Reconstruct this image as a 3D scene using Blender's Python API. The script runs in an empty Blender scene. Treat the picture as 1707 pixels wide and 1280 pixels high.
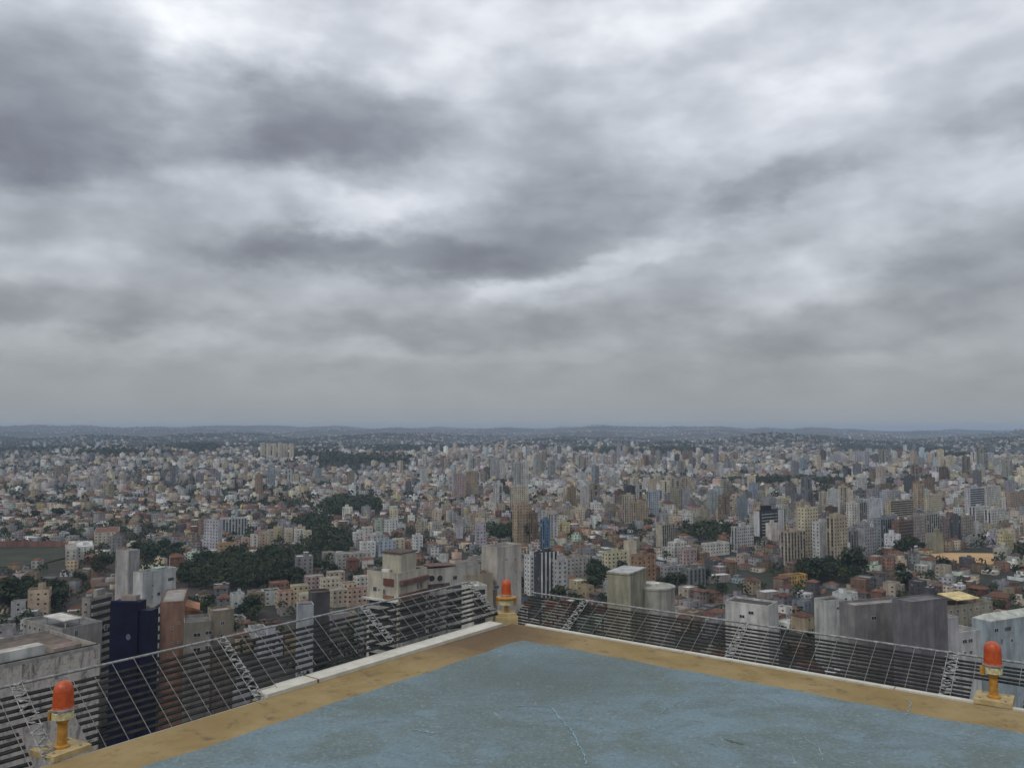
import bpy, math, random
import numpy as np
from mathutils import Vector, Matrix

random.seed(11)
rng = np.random.default_rng(11)
sc = bpy.context.scene
C = sc.collection
R = math.radians

# ------------------------------------------------------------------ camera
CAMZ = 132.0                       # eye above the streets below
PADZ = CAMZ - 2.2                  # top of the rooftop helipad
F, CX, CY, HOR = 1400.0, 853.5, 640.0, 716.0     # focal length and horizon in photo pixels (1707 x 1280)
PITCH = math.atan((HOR - CY) / F)
cam = bpy.data.cameras.new('camera')
cam.sensor_width = 36.0
cam.lens = 36.0 * F / 1707.0
cam.clip_start = 0.1
cam.clip_end = 90000.0
camo = bpy.data.objects.new('camera', cam)
C.objects.link(camo)
camo.location = (0, 0, CAMZ)
camo.rotation_euler = (R(90) + PITCH, 0, 0)
sc.camera = camo

# ------------------------------------------------------------------ exposure
vs = sc.view_settings
vs.view_transform = 'Standard'
vs.look = 'None'
vs.exposure = 0.0
vs.gamma = 1.0
vs.use_curve_mapping = False
sc.cycles.volume_bounces = 1
sc.cycles.max_bounces = 5
sc.cycles.diffuse_bounces = 3
sc.cycles.use_denoising = True

# ------------------------------------------------------------------ sun (veiled by the cloud deck)
SUN_EL, SUN_AZ = R(52), R(215)     # azimuth clockwise from +Y: high, behind the viewer's left shoulder, veiled
sun = bpy.data.lights.new('sun', 'SUN')
sun.energy = 1.15
sun.angle = R(16)
sun.color = (1.0, 0.96, 0.9)
suno = bpy.data.objects.new('sun', sun)
C.objects.link(suno)
sdir = Vector((math.sin(SUN_AZ) * math.cos(SUN_EL), math.cos(SUN_AZ) * math.cos(SUN_EL), math.sin(SUN_EL)))
suno.rotation_euler = sdir.to_track_quat('Z', 'Y').to_euler()
suno.location = (0, 0, 400)


# ------------------------------------------------------------------ helpers for photo pixels <-> place
cP, sP = math.cos(PITCH), math.sin(PITCH)


def ray(px, py):
    x, z = (px - CX) / F, -(py - CY) / F
    return np.array([x, cP - sP * z, sP + cP * z])


def ground_at(px, py, z):
    r = ray(px, py)
    k = (z - CAMZ) / r[2]
    return r * k + np.array([0, 0, CAMZ])


def project(x, y, z):
    zz = z - CAMZ
    yy = y * cP + zz * sP
    up = -y * sP + zz * cP
    yy = np.where(yy < 1.0, 1.0, yy)
    return CX + F * x / yy, CY - F * up / yy


# ------------------------------------------------------------------ world: Nishita sky behind a broken cloud deck
world = bpy.data.worlds.new('World')
sc.world = world
world.use_nodes = True
nt = world.node_tree
nt.nodes.clear()


class N:
    """tiny node-graph helper"""

    def __init__(self, tree):
        self.t = tree

    def new(self, kind, **kw):
        n = self.t.nodes.new(kind)
        for k, v in kw.items():
            setattr(n, k, v)
        return n

    def put(self, sock, v):
        if isinstance(v, bpy.types.NodeSocket):
            self.t.links.new(v, sock)
        else:
            sock.default_value = v

    def math(self, op, a, b=0.0, c=0.0, clamp=False):
        n = self.new('ShaderNodeMath', operation=op)
        n.use_clamp = clamp
        self.put(n.inputs[0], a)
        self.put(n.inputs[1], b)
        self.put(n.inputs[2], c)
        return n.outputs[0]

    def vmath(self, op, a, b=(0, 0, 0)):
        n = self.new('ShaderNodeVectorMath', operation=op)
        self.put(n.inputs[0], a)
        self.put(n.inputs[1], b)
        return n.outputs['Value'] if op in ('LENGTH', 'DOT_PRODUCT') else n.outputs[0]

    def noise(self, vec, scale, detail=4, rough=0.55, dist=0.0):
        n = self.new('ShaderNodeTexNoise')
        self.put(n.inputs['Vector'], vec)
        n.inputs['Scale'].default_value = scale
        n.inputs['Detail'].default_value = detail
        n.inputs['Roughness'].default_value = rough
        n.inputs['Distortion'].default_value = dist
        return n

    def mix(self, fac, a, b, mode='MIX'):
        n = self.new('ShaderNodeMix', data_type='RGBA', blend_type=mode)
        self.put(n.inputs[0], fac)
        self.put(n.inputs[6], a)
        self.put(n.inputs[7], b)
        return n.outputs[2]

    def ramp(self, fac, stops):
        n = self.new('ShaderNodeValToRGB')
        self.put(n.inputs[0], fac)
        e = n.color_ramp.elements
        while len(e) < len(stops):
            e.new(0.5)
        for i, (p, c) in enumerate(stops):
            e[i].position = p
            e[i].color = c if len(c) == 4 else (*c, 1)
        return n.outputs[0]

    def maprange(self, v, a, b, c, d, smooth=True):
        n = self.new('ShaderNodeMapRange')
        n.interpolation_type = 'SMOOTHSTEP' if smooth else 'LINEAR'
        self.put(n.inputs[0], v)
        for i, q in enumerate((a, b, c, d)):
            n.inputs[i + 1].default_value = q
        return n.outputs[0]

    def comb(self, x, y, z=0.0):
        n = self.new('ShaderNodeCombineXYZ')
        self.put(n.inputs[0], x)
        self.put(n.inputs[1], y)
        self.put(n.inputs[2], z)
        return n.outputs[0]


g = N(nt)
out = g.new('ShaderNodeOutputWorld')
bg = g.new('ShaderNodeBackground')
bg.inputs['Strength'].default_value = 0.1
sky = g.new('ShaderNodeTexSky', sky_type='NISHITA')
sky.sun_disc = False
sky.sun_elevation = SUN_EL
sky.sun_rotation = SUN_AZ
tc = g.new('ShaderNodeTexCoord')
dirv = tc.outputs['Generated']
sep = g.new('ShaderNodeSeparateXYZ')
nt.links.new(dirv, sep.inputs[0])
dx, dy, dz = sep.outputs
el = g.math('ARCSINE', dz)
az = g.math('ARCTAN2', dx, dy)
zc = g.math('ADD', g.math('MAXIMUM', dz, 0.0), 0.22)
plane = g.comb(g.math('DIVIDE', dx, zc), g.math('DIVIDE', dy, zc), 0.0)
# large soft masses and finer billows of the deck; puffs are taken on the sky sphere, streaks on the deck overhead
puff = g.vmath('MULTIPLY', dirv, (1.0, 1.0, 2.1))
n_big = g.noise(plane, 1.1, 3, 0.5, 0.4)
n_mid = g.noise(puff, 6.0, 3.5, 0.48, 0.0)
n_fin = g.noise(puff, 15.0, 3, 0.5, 0.0)
n_str = g.noise(plane, 2.4, 3, 0.5, 0.0)
logv = g.math('MULTIPLY', g.math('SUBTRACT', n_big.outputs[0], 0.5), 0.35)
logv = g.math('ADD', logv, g.maprange(n_mid.outputs[0], 0.30, 0.70, -0.17, 0.17))
logv = g.math('ADD', logv, g.maprange(n_fin.outputs[0], 0.30, 0.70, -0.125, 0.125))
logv = g.math('ADD', logv, g.math('MULTIPLY', g.math('SUBTRACT', n_str.outputs[0], 0.5), 0.3))
# ragged edges: bend the direction a little before laying out the big cloud masses
wobn = g.noise(puff, 9.0, 5, 0.55)
wob = g.vmath('MULTIPLY', g.vmath('SUBTRACT', wobn.outputs['Color'], (0.5, 0.5, 0.5)), (0.14, 0.085, 0.0))
ae = g.vmath('ADD', g.comb(az, el, 0.0), wob)


def to_azel(px, py):
    r = ray(px, py)
    r = r / np.linalg.norm(r)
    return math.atan2(r[0], r[1]), math.asin(r[2])


CLOUDS = [  # centre px,py  half sizes  tilt deg  depth (dark < 0 < bright)
    (110, 180, 250, 105, 4, -.70), (60, 245, 210, 45, 0, -.30), (540, 205, 150, 62, -3, -.62), (470, 245, 110, 40, 5, -.25),
    (690, 205, 120, 42, 0, -.30), (390, 45, 120, 62, 0, .42), (800, 25, 90, 80, 0, .22), (1050, 35, 180, 50, 0, .32),
    (900, 150, 60, 110, 20, -.22), (640, 432, 270, 34, 0, -.62), (920, 372, 190, 58, 12, -.52), (460, 405, 120, 30, 0, -.25),
    (600, 350, 80, 24, 5, .36), (1060, 425, 100, 18, 18, .30), (850, 497, 75, 22, 0, .36), (1225, 455, 40, 40, 0, .18),
    (1345, 470, 120, 45, 18, .36), (1290, 312, 105, 27, 20, -.50), (1640, 425, 140, 42, 8, -.46), (1690, 198, 55, 30, 0, -.40),
    (1270, 190, 170, 45, 5, .18), (1620, 275, 110, 40, 10, .22), (160, 518, 180, 24, -4, -.26), (60, 372, 170, 28, 0, -.22),
    (70, 435, 130, 28, 0, .14), (100, 556, 110, 22, 0, .22), (310, 566, 70, 20, 0, .20), (610, 596, 75, 18, 0, .22),
    (750, 562, 170, 22, 0, -.22), (1010, 532, 160, 26, -6, -.22), (1440, 540, 220, 30, 10, -.24), (1300, 585, 130, 14, 0, -.12),
    (350, 490, 120, 22, 0, -.12), (930, 240, 90, 60, 10, -.05), (230, 400, 90, 28, 0, .16), (1130, 250, 60, 40, 0, .10),
    (250, 240, 60, 40, 0, -.1), (1180, 585, 60, 14, 0, .16), (380, 300, 160, 26, 0, .18), (0, 120, 120, 80, 0, -.12), (325, 200, 55, 75, 10, .30), (330, 110, 60, 60, 0, .25),
    (720, 320, 60, 26, 10, .16), (560, 510, 120, 18, 0, .14), (960, 470, 60, 16, 10, .14), (1560, 470, 80, 20, 10, .2), (220, 330, 90, 20, 0, .12), (1130, 330, 70, 30, 15, .12), (1480, 360, 80, 30, 15, .14), (880, 600, 140, 14, 0, .12), (420, 620, 160, 14, 0, -.10), (1550, 600, 150, 14, 0, .10)]
for px, py, sx, sy, tilt, amp in CLOUDS:
    a0, e0 = to_azel(px, py)
    mp = g.new('ShaderNodeMapping', vector_type='TEXTURE')
    nt.links.new(ae, mp.inputs[0])
    mp.inputs['Location'].default_value = (a0, e0, 0)
    mp.inputs['Rotation'].default_value = (0, 0, R(tilt))
    mp.inputs['Scale'].default_value = (sx / F * 1.1, sy / F * 1.1, 1)
    r2 = g.vmath('DOT_PRODUCT', mp.outputs[0], mp.outputs[0])
    gs = g.math('POWER', 2.718, g.math('MULTIPLY', g.math('POWER', r2, 1.7), -0.75))
    logv = g.math('MULTIPLY_ADD', gs, amp * 1.12, logv)
# towards the horizon the deck closes up into even grey
calm = g.maprange(el, 0.0, 0.13, 0.12, 1.0)
logv = g.math('MULTIPLY', logv, g.math('MULTIPLY', calm, 0.75))
base = g.new('ShaderNodeFloatCurve')
nt.links.new(g.math('MULTIPLY', el, 2.0 / math.pi), base.inputs[1])
cv = base.mapping.curves[0]
for p, v in ((0.0, 0.325), (0.06, 0.39), (0.14, 0.51), (0.26, 0.67), (0.36, 0.70), (1.0, 0.68)):
    if p in (0.0, 1.0):
        cv.points[0 if p == 0.0 else -1].location = (p, v)
    else:
        cv.points.new(p, v)
base.mapping.update()
val = g.math('MULTIPLY', base.outputs[0], g.math('POWER', 2.718, logv))
tint = g.ramp(val, [(0.15, (0.90, 0.97, 1.19)), (0.38, (0.92, 0.99, 1.10)), (0.65, (0.94, 0.995, 1.09)), (0.95, (0.97, 1.0, 1.055))])
tint = g.mix(g.maprange(el, 0.02, 0.30, 0.0, 1.0), (0.945, 0.995, 1.03, 1), tint)
cloud = g.vmath('SCALE', tint)
nt.links.new(g.math('MULTIPLY', val, 10.0), cloud.node.inputs['Scale'])
full = g.mix(0.96, sky.outputs[0], cloud)
nt.links.new(full, bg.inputs['Color'])
nt.links.new(bg.outputs[0], out.inputs['Surface'])


# ------------------------------------------------------------------ materials
def material(name):
    m = bpy.data.materials.new(name)
    m.use_nodes = True
    t = m.node_tree
    b = t.nodes['Principled BSDF']
    b.inputs['Specular IOR Level'].default_value = 0.2
    return m, N(t), b


def plain(name, col, rough=0.8, var=0.15, scale=6.0, metallic=0.0, spec=0.2):
    m, q, b = material(name)
    geo = q.new('ShaderNodeNewGeometry')
    n = q.noise(geo.outputs['Position'], scale, 5, 0.6)
    f = q.maprange(n.outputs[0], 0.3, 0.7, 1 - var, 1 + var)
    c = q.vmath('SCALE', (*col[:3],))
    q.put(c.node.inputs['Scale'], f)
    q.put(b.inputs['Base Color'], c)
    b.inputs['Roughness'].default_value = rough
    b.inputs['Metallic'].default_value = metallic
    b.inputs['Specular IOR Level'].default_value = spec
    return m


def stained(q, col, sx=0.35, sz=0.05, depth=0.35):
    """rain streaks and grime of weathered plaster"""
    geo = q.new('ShaderNodeNewGeometry')
    p1 = q.vmath('MULTIPLY', geo.outputs['Position'], (sx, sx, sz))
    n1 = q.noise(p1, 1.0, 5, 0.65)
    n2 = q.noise(geo.outputs['Position'], 0.16, 5, 0.6)
    f = q.math('MULTIPLY', q.maprange(n1.outputs[0], 0.35, 0.7, 1.08, 1 - depth), q.maprange(n2.outputs[0], 0.3, 0.7, 0.82, 1.12))
    c = q.vmath('SCALE', col)
    q.put(c.node.inputs['Scale'], f)
    return c


m_wall, q, b = material('facade_paint')
at = q.new('ShaderNodeAttribute', attribute_name='col')
q.put(b.inputs['Base Color'], stained(q, at.outputs['Color']))
b.inputs['Roughness'].default_value = 0.9

m_far, q, b = material('far_facade_paint')
at = q.new('ShaderNodeAttribute', attribute_name='col')
wl = q.new('ShaderNodeAttribute', attribute_name='bays')
uv = q.new('ShaderNodeUVMap', uv_map='UVMap')
sp = q.new('ShaderNodeSeparateXYZ')
q.put(sp.inputs[0], uv.outputs[0])
fu = q.math('FRACT', sp.outputs[0])
fv = q.math('FRACT', sp.outputs[1])
inu = q.math('COMPARE', fu, 0.5, 0.24)
inv = q.math('COMPARE', fv, 0.55, 0.22)
win = q.math('MULTIPLY', q.math('MULTIPLY', inu, inv), wl.outputs['Fac'])
q.put(b.inputs['Base Color'], q.mix(q.math('MULTIPLY', win, 0.9), stained(q, at.outputs['Color']), (0.035, 0.04, 0.045, 1)))
b.inputs['Roughness'].default_value = 0.9

m_glass, q, b = material('window_glass')
oi = q.new('ShaderNodeObjectInfo')
q.put(b.inputs['Base Color'], q.mix(oi.outputs['Random'], (0.018, 0.022, 0.026, 1), (0.06, 0.065, 0.07, 1)))
b.inputs['Roughness'].default_value = 0.25
b.inputs['Specular IOR Level'].default_value = 0.4

m_leaf, q, b = material('foliage')
oi = q.new('ShaderNodeObjectInfo')
geo = q.new('ShaderNodeNewGeometry')
n1 = q.noise(geo.outputs['Position'], 0.35, 3, 0.6)
n2 = q.noise(geo.outputs['Position'], 0.06, 3, 0.6)
c1 = q.mix(q.maprange(n1.outputs[0], 0.3, 0.7, 0, 1), (0.017, 0.027, 0.015, 1), (0.045, 0.060, 0.027, 1))
c2 = q.mix(q.maprange(n2.outputs[0], 0.45, 0.75, 0, 0.75), c1, (0.085, 0.095, 0.036, 1))
c3 = q.mix(q.math('MULTIPLY', oi.outputs['Random'], 0.45), c2, (0.014, 0.034, 0.021, 1))
q.put(b.inputs['Base Color'], c3)
b.inputs['Roughness'].default_value = 0.75
m_bark = plain('bark', (0.07, 0.055, 0.04), 0.95, 0.3, 2.0)

m_ground, q, b = material('urban_ground')
geo = q.new('ShaderNodeNewGeometry')
pos = geo.outputs['Position']
n1 = q.noise(pos, 0.02, 6, 0.7)
n2 = q.noise(pos, 0.004, 4, 0.6)
n3 = q.noise(pos, 0.15, 4, 0.6)
cA = q.mix(q.maprange(n1.outputs[0], 0.42, 0.6, 0, 1), (0.042, 0.040, 0.038, 1), (0.030, 0.036, 0.021, 1))
cB = q.mix(q.maprange(n2.outputs[0], 0.5, 0.68, 0, 0.75), cA, (0.085, 0.062, 0.046, 1))
cC = q.mix(q.maprange(n3.outputs[0], 0.55, 0.7, 0, 0.4), cB, (0.11, 0.10, 0.095, 1))
q.put(b.inputs['Base Color'], cC)
b.inputs['Roughness'].default_value = 0.95

m_asphalt = plain('asphalt', (0.055, 0.055, 0.056), 0.9, 0.2, 0.3)
m_concrete = plain('weathered_concrete', (0.30, 0.285, 0.26), 0.9, 0.3, 0.9)


# ------------------------------------------------------------------ mesh helpers
def link(o, parent=None, loc=None):
    C.objects.link(o)
    if loc is not None:
        o.location = loc
    if parent is not None:
        o.parent = parent
    return o


class MB:
    """collects boxes, prisms and tubes with a colour per face; one build() = one mesh object"""

    def __init__(self):
        self.v, self.f, self.c, self.m = [], [], [], []

    def add(self, vs_, fs, col=(.5, .5, .5), mi=0):
        o = len(self.v)
        self.v += [tuple(p) for p in vs_]
        self.f += [tuple(i + o for i in f_) for f_ in fs]
        self.c += [col] * len(fs)
        self.m += [mi] * len(fs)

    def hexa(self, base, z0, z1, col, top=None, bottom=True, mi=0):
        """base: 4 xy points counter-clockwise"""
        p = [(x, y, z0) for x, y in base] + [(x, y, z1) for x, y in base]
        fs = [(i, (i + 1) % 4, (i + 1) % 4 + 4, i + 4) for i in range(4)]
        self.add(p, fs, col, mi)
        o = len(self.v) - 8
        self.f.append((o + 4, o + 5, o + 6, o + 7)); self.c.append(top or col); self.m.append(mi)
        if bottom:
            self.f.append((o + 3, o + 2, o + 1, o)); self.c.append(col); self.m.append(mi)

    def box(self, x0, x1, y0, y1, z0, z1, col=(.5, .5, .5), mi=0):
        self.hexa([(x0, y0), (x1, y0), (x1, y1), (x0, y1)], z0, z1, col, None, True, mi)

    def bar(self, a, b_, r, n=6, col=(.5, .5, .5), r2=None, cap=True, mi=0):
        a, b_ = Vector(a), Vector(b_)
        d = (b_ - a).normalized()
        u = d.orthogonal().normalized()
        w = d.cross(u)
        r2 = r if r2 is None else r2
        p = [a + (u * math.cos(t) + w * math.sin(t)) * r for t in [2 * math.pi * i / n for i in range(n)]]
        p += [b_ + (u * math.cos(t) + w * math.sin(t)) * r2 for t in [2 * math.pi * i / n for i in range(n)]]
        fs = [(i, (i + 1) % n, (i + 1) % n + n, i + n) for i in range(n)]
        if cap:
            fs += [tuple(range(n - 1, -1, -1)), tuple(range(n, 2 * n))]
        self.add(p, fs, col, mi)

    def lathe(self, prof, n=24, centre=(0, 0), col=(.5, .5, .5), mi=0):
        cx_, cy_ = centre
        p = []
        for r, z in prof:
            p += [(cx_ + r * math.cos(2 * math.pi * i / n), cy_ + r * math.sin(2 * math.pi * i / n), z) for i in range(n)]
        fs = []
        for k in range(len(prof) - 1):
            fs += [(k * n + i, k * n + (i + 1) % n, (k + 1) * n + (i + 1) % n, (k + 1) * n + i) for i in range(n)]
        fs.append(tuple((len(prof) - 1) * n + i for i in range(n)))
        fs.append(tuple(range(n - 1, -1, -1)))
        self.add(p, fs, col, mi)

    def build(self, name, mats, parent=None, loc=None, smooth=False, origin=None):
        me = bpy.data.meshes.new(name)
        v = self.v
        if origin is not None:
            ox, oy, oz = origin
            v = [(x - ox, y - oy, z - oz) for x, y, z in v]
        me.from_pydata(v, [], self.f)
        if not isinstance(mats, (list, tuple)):
            mats = [mats]
        for m_ in mats:
            me.materials.append(m_)
        if len(mats) > 1:
            me.polygons.foreach_set('material_index', self.m)
        if any(m_ in (m_wall, m_far) for m_ in mats):
            ca = me.attributes.new('col', 'FLOAT_COLOR', 'FACE')
            arr = np.ones((len(self.c), 4), np.float32)
            arr[:, :3] = np.array(self.c, np.float32)[:, :3]
            ca.data.foreach_set('color', arr.ravel())
        if smooth:
            me.polygons.foreach_set('use_smooth', [True] * len(me.polygons))
        me.update()
        o = bpy.data.objects.new(name, me)
        return link(o, parent, loc)


def tag(o, label, cat, group=None, kind=None):
    if label:
        o['label'] = label
    if cat:
        o['category'] = cat
    if group:
        o['group'] = group
    if kind:
        o['kind'] = kind
    return o


def empty(name, loc):
    o = bpy.data.objects.new(name, None)
    return link(o, None, loc)


def np_mesh(name, V, quads, tris, fcol=None, mat=None, uv=None, bays=None):
    me = bpy.data.meshes.new(name)
    nq, nt_ = len(quads), len(tris)
    me.vertices.add(len(V))
    me.vertices.foreach_set('co', np.asarray(V, np.float32).ravel())
    loops = np.concatenate([np.asarray(quads, np.int32).reshape(-1), np.asarray(tris, np.int32).reshape(-1)])
    me.loops.add(len(loops))
    me.loops.foreach_set('vertex_index', loops)
    starts = np.concatenate([np.arange(nq) * 4, nq * 4 + np.arange(nt_) * 3]).astype(np.int32)
    me.polygons.add(nq + nt_)
    me.polygons.foreach_set('loop_start', starts)
    me.update(calc_edges=True)
    if fcol is not None:
        ca = me.attributes.new('col', 'FLOAT_COLOR', 'FACE')
        arr = np.ones((nq + nt_, 4), np.float32)
        arr[:, :3] = fcol
        ca.data.foreach_set('color', arr.ravel())
    if bays is not None:
        ba = me.attributes.new('bays', 'FLOAT', 'FACE')
        ba.data.foreach_set('value', np.asarray(bays, np.float32))
    if uv is not None:
        ul = me.uv_layers.new(name='UVMap')
        ul.data.foreach_set('uv', np.asarray(uv, np.float32).ravel())
    if mat:
        me.materials.append(mat)
    me.validate()
    o = bpy.data.objects.new(name, me)
    return link(o)


# ------------------------------------------------------------------ terrain
_w = np.random.default_rng(4)
WAVES = []
for lam, amp, cnt in ((700, 5, 5), (1500, 9, 5), (3400, 14, 5)):
    for i in range(cnt):
        th = _w.uniform(0, 2 * math.pi)
        WAVES.append((math.cos(th) * 2 * math.pi / lam, math.sin(th) * 2 * math.pi / lam, _w.uniform(0, 6.28), amp / math.sqrt(cnt) * 1.3))
HILLS = [  # far ridges: bearing px, distance, half width across (m), depth (m), height
    (480, 15500, 900, 1200, 92), (300, 13000, 1200, 1500, 44), (1010, 12500, 900, 1200, 56), (1125, 4600, 210, 230, 26),
    (1240, 13500, 1100, 1200, 64), (1130, 13000, 500, 1200, 40), (110, 12000, 1100, 1500, 36), (560, 13500, 500, 1200, 30), (850, 14000, 1500, 1500, 28), (1420, 14500, 2200, 1500, 22), (640, 14500, 1700, 1500, 26)]


def sstep(x, a, b):
    t = np.clip((x - a) / (b - a), 0, 1)
    return t * t * (3 - 2 * t)


def ter(x, y):
    x = np.asarray(x, float)
    y = np.asarray(y, float)
    d = np.hypot(x, y)
    z = np.zeros_like(d)
    for kx, ky, ph, am in WAVES:
        z = z + am * np.sin(kx * x + ky * y + ph)
    z = 14 + z * (0.35 + 0.65 * sstep(d, 500, 2600)) * (1 + 0.9 * sstep(d, 4000, 9000))
    z = z + (78 - 52 * sstep(x / np.maximum(y, 1), .22, .5)) * sstep(d, 6000, 13500) + 16 * sstep(d, 2200, 5500)
    for px, dd, hw, hd, hh in HILLS:
        hx = (px - CX) / F * dd
        z = z + hh * np.exp(-((x - hx) / hw) ** 2 - ((y - dd) / hd) ** 2)
    return np.maximum(z, 1.0)


rr = np.concatenate([[40, 90, 150, 220], np.geomspace(280, 30000, 150)])
aa = np.linspace(R(-62), R(62), 190)
RR, AA = np.meshgrid(rr, aa, indexing='ij')
GX, GY = RR * np.sin(AA), RR * np.cos(AA)
GZ = ter(GX, GY)
idx = np.arange(len(rr) * len(aa)).reshape(len(rr), len(aa))
quads = np.stack([idx[:-1, :-1], idx[:-1, 1:], idx[1:, 1:], idx[1:, :-1]], -1).reshape(-1, 4)[:, ::-1]
gr = np_mesh('ground', np.stack([GX, GY, GZ], -1).reshape(-1, 3), quads, np.zeros((0, 3)), mat=m_ground)
gr.data.polygons.foreach_set('use_smooth', [True] * len(gr.data.polygons))
gr['kind'] = 'structure'

# ==================================================================  THE HELIPAD
m_blue, q, b = material('blue_deck_paint')
geo = q.new('ShaderNodeNewGeometry')
pos = geo.outputs['Position']
n1 = q.noise(pos, 1.7, 6, 0.62, 0.4)
n2 = q.noise(pos, 5.0, 6, 0.7)
n3 = q.noise(pos, 34.0, 4, 0.65)
n4 = q.noise(q.vmath('MULTIPLY', pos, (0.9, 1.5, 1)), 1.7, 6, 0.68, 0.8)
n5 = q.noise(pos, 90.0, 3, 0.6)
c1 = q.mix(q.maprange(n1.outputs[0], 0.38, 0.62, 0, 1), (0.134, 0.172, 0.168, 1), (0.160, 0.224, 0.256, 1))
c2 = q.mix(q.maprange(n4.outputs[0], 0.42, 0.70, 0, 0.7), c1, (0.108, 0.136, 0.130, 1))      # worn, dirty patches
c3 = q.mix(q.maprange(n2.outputs[0], 0.54, 0.70, 0, 0.6), c2, (0.150, 0.228, 0.268, 1))       # fresher blue showing
c3b = q.mix(q.maprange(n2.outputs[0], 0.42, 0.28, 0, 0.6), c3, (0.205, 0.250, 0.255, 1))
c3c = q.mix(q.maprange(n3.outputs[0], 0.52, 0.72, 0, 0.5), c3b, (0.26, 0.34, 0.37, 1))
c4a = q.mix(q.maprange(n3.outputs[0], 0.44, 0.28, 0, 0.7), c3c, (0.075, 0.10, 0.105, 1))       # pits
c4b = q.mix(q.maprange(n5.outputs[0], 0.42, 0.25, 0, 0.75), c4a, (0.070, 0.085, 0.085, 1))
n6 = q.noise(q.vmath('MULTIPLY', pos, (1.0, 0.35, 1)), 14.0, 5, 0.7, 1.2)
c4d = q.mix(q.maprange(n6.outputs[0], 0.60, 0.74, 0, 0.7), c4b, (0.30, 0.37, 0.38, 1))          # pale scuffs
sm = q.new('ShaderNodeVectorMath', operation='DISTANCE')
q.put(sm.inputs[0], q.vmath('MULTIPLY', pos, (0.75, 1.0, 1)))
sm.inputs[1].default_value = (0.25, 7.7, PADZ)
smf = q.maprange(q.math('ADD', sm.outputs['Value'], q.math('MULTIPLY', n4.outputs[0], 1.6)), 0.7, 2.1, 0.55, 0.0)
c4 = q.mix(smf, c4d, (0.085, 0.108, 0.100, 1))                                                  # old ponding mark
q.put(b.inputs['Base Color'], c4)
b.inputs['Roughness'].default_value = 0.75
bp = q.new('ShaderNodeBump')
bp.inputs['Strength'].default_value = 0.35
bp.inputs['Distance'].default_value = 0.01
q.put(bp.inputs['Height'], q.math('ADD', n3.outputs[0], q.math('MULTIPLY', n2.outputs[0], 1.5)))
q.put(b.inputs['Normal'], bp.outputs[0])

m_yel, q, b = material('ochre_border_paint')
geo = q.new('ShaderNodeNewGeometry')
pos = geo.outputs['Position']
n1 = q.noise(pos, 1.6, 6, 0.65, 0.5)
n2 = q.noise(pos, 6.0, 6, 0.7)
n3 = q.noise(pos, 30.0, 4, 0.6)
vd = q.new('ShaderNodeVectorMath', operation='DISTANCE')
q.put(vd.inputs[0], pos)
vd.inputs[1].default_value = (-0.35, 9.25, PADZ)
rust = q.maprange(q.math('ADD', vd.outputs['Value'], q.math('MULTIPLY', n2.outputs[0], 1.2)), 0.8, 2.1, 0.8, 0.0)    # old water stain by the corner
c1 = q.mix(q.maprange(n1.outputs[0], 0.32, 0.68, 0, 1), (0.228, 0.162, 0.068, 1), (0.300, 0.225, 0.110, 1))
c2 = q.mix(q.maprange(n2.outputs[0], 0.52, 0.7, 0, 0.8), c1, (0.125, 0.09, 0.052, 1))
c2b = q.mix(q.maprange(n2.outputs[0], 0.40, 0.28, 0, 0.6), c2, (0.32, 0.25, 0.14, 1))
c3 = q.mix(rust, c2b, (0.085, 0.052, 0.034, 1))
c4 = q.mix(q.maprange(n3.outputs[0], 0.36, 0.24, 0, 0.5), c3, (0.09, 0.065, 0.04, 1))
q.put(b.inputs['Base Color'], c4)
b.inputs['Roughness'].default_value = 0.8
bp = q.new('ShaderNodeBump')
bp.inputs['Strength'].default_value = 0.3
bp.inputs['Distance'].default_value = 0.01
q.put(bp.inputs['Height'], n3.outputs[0])
q.put(b.inputs['Normal'], bp.outputs[0])

m_curb = plain('white_curb_paint', (0.52, 0.50, 0.43), 0.75, 0.12, 9.0)
m_cream = plain('cream_plinth_paint', (0.40, 0.31, 0.155), 0.75, 0.18, 12.0)
m_lampyel = plain('ochre_lamp_paint', (0.38, 0.185, 0.032), 0.5, 0.2, 30.0, spec=0.4)
m_lampwht = plain('faded_cream_enamel', (0.52, 0.47, 0.27), 0.5, 0.25, 40.0, spec=0.4)
m_galv = plain('galvanised_steel', (0.25, 0.255, 0.25), 0.6, 0.35, 25.0, 0.2)
m_zinc = plain('weathered_zinc_lattice', (0.27, 0.275, 0.27), 0.7, 0.5, 30.0)
m_rod = plain('grey_wire_rod', (0.20, 0.20, 0.19), 0.7, 0.3, 25.0)
m_slat = plain('dull_dark_steel', (0.020, 0.021, 0.020), 0.7, 0.35, 14.0)
m_rust = plain('rust_brown', (0.16, 0.07, 0.04), 0.9, 0.3, 20.0)
m_fill = plain('pale_blue_crack_filler', (0.21, 0.31, 0.345), 0.8, 0.3, 40.0)
m_crack = plain('dark_open_crack', (0.07, 0.085, 0.09), 0.9, 0.3, 40.0)

m_dome, q, b = material('orange_lamp_glass')
geo = q.new('ShaderNodeNewGeometry')
nn = q.noise(geo.outputs['Position'], 40.0, 3, 0.6)
q.put(b.inputs['Base Color'], q.mix(q.maprange(nn.outputs[0], 0.35, 0.7, 0, 1), (0.48, 0.085, 0.016, 1), (0.36, 0.050, 0.011, 1)))
b.inputs['Roughness'].default_value = 0.42
b.inputs['Specular IOR Level'].default_value = 0.5
b.inputs['Subsurface Weight'].default_value = 0.25
b.inputs['Subsurface Radius'].default_value = (0.03, 0.006, 0.002)

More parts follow.
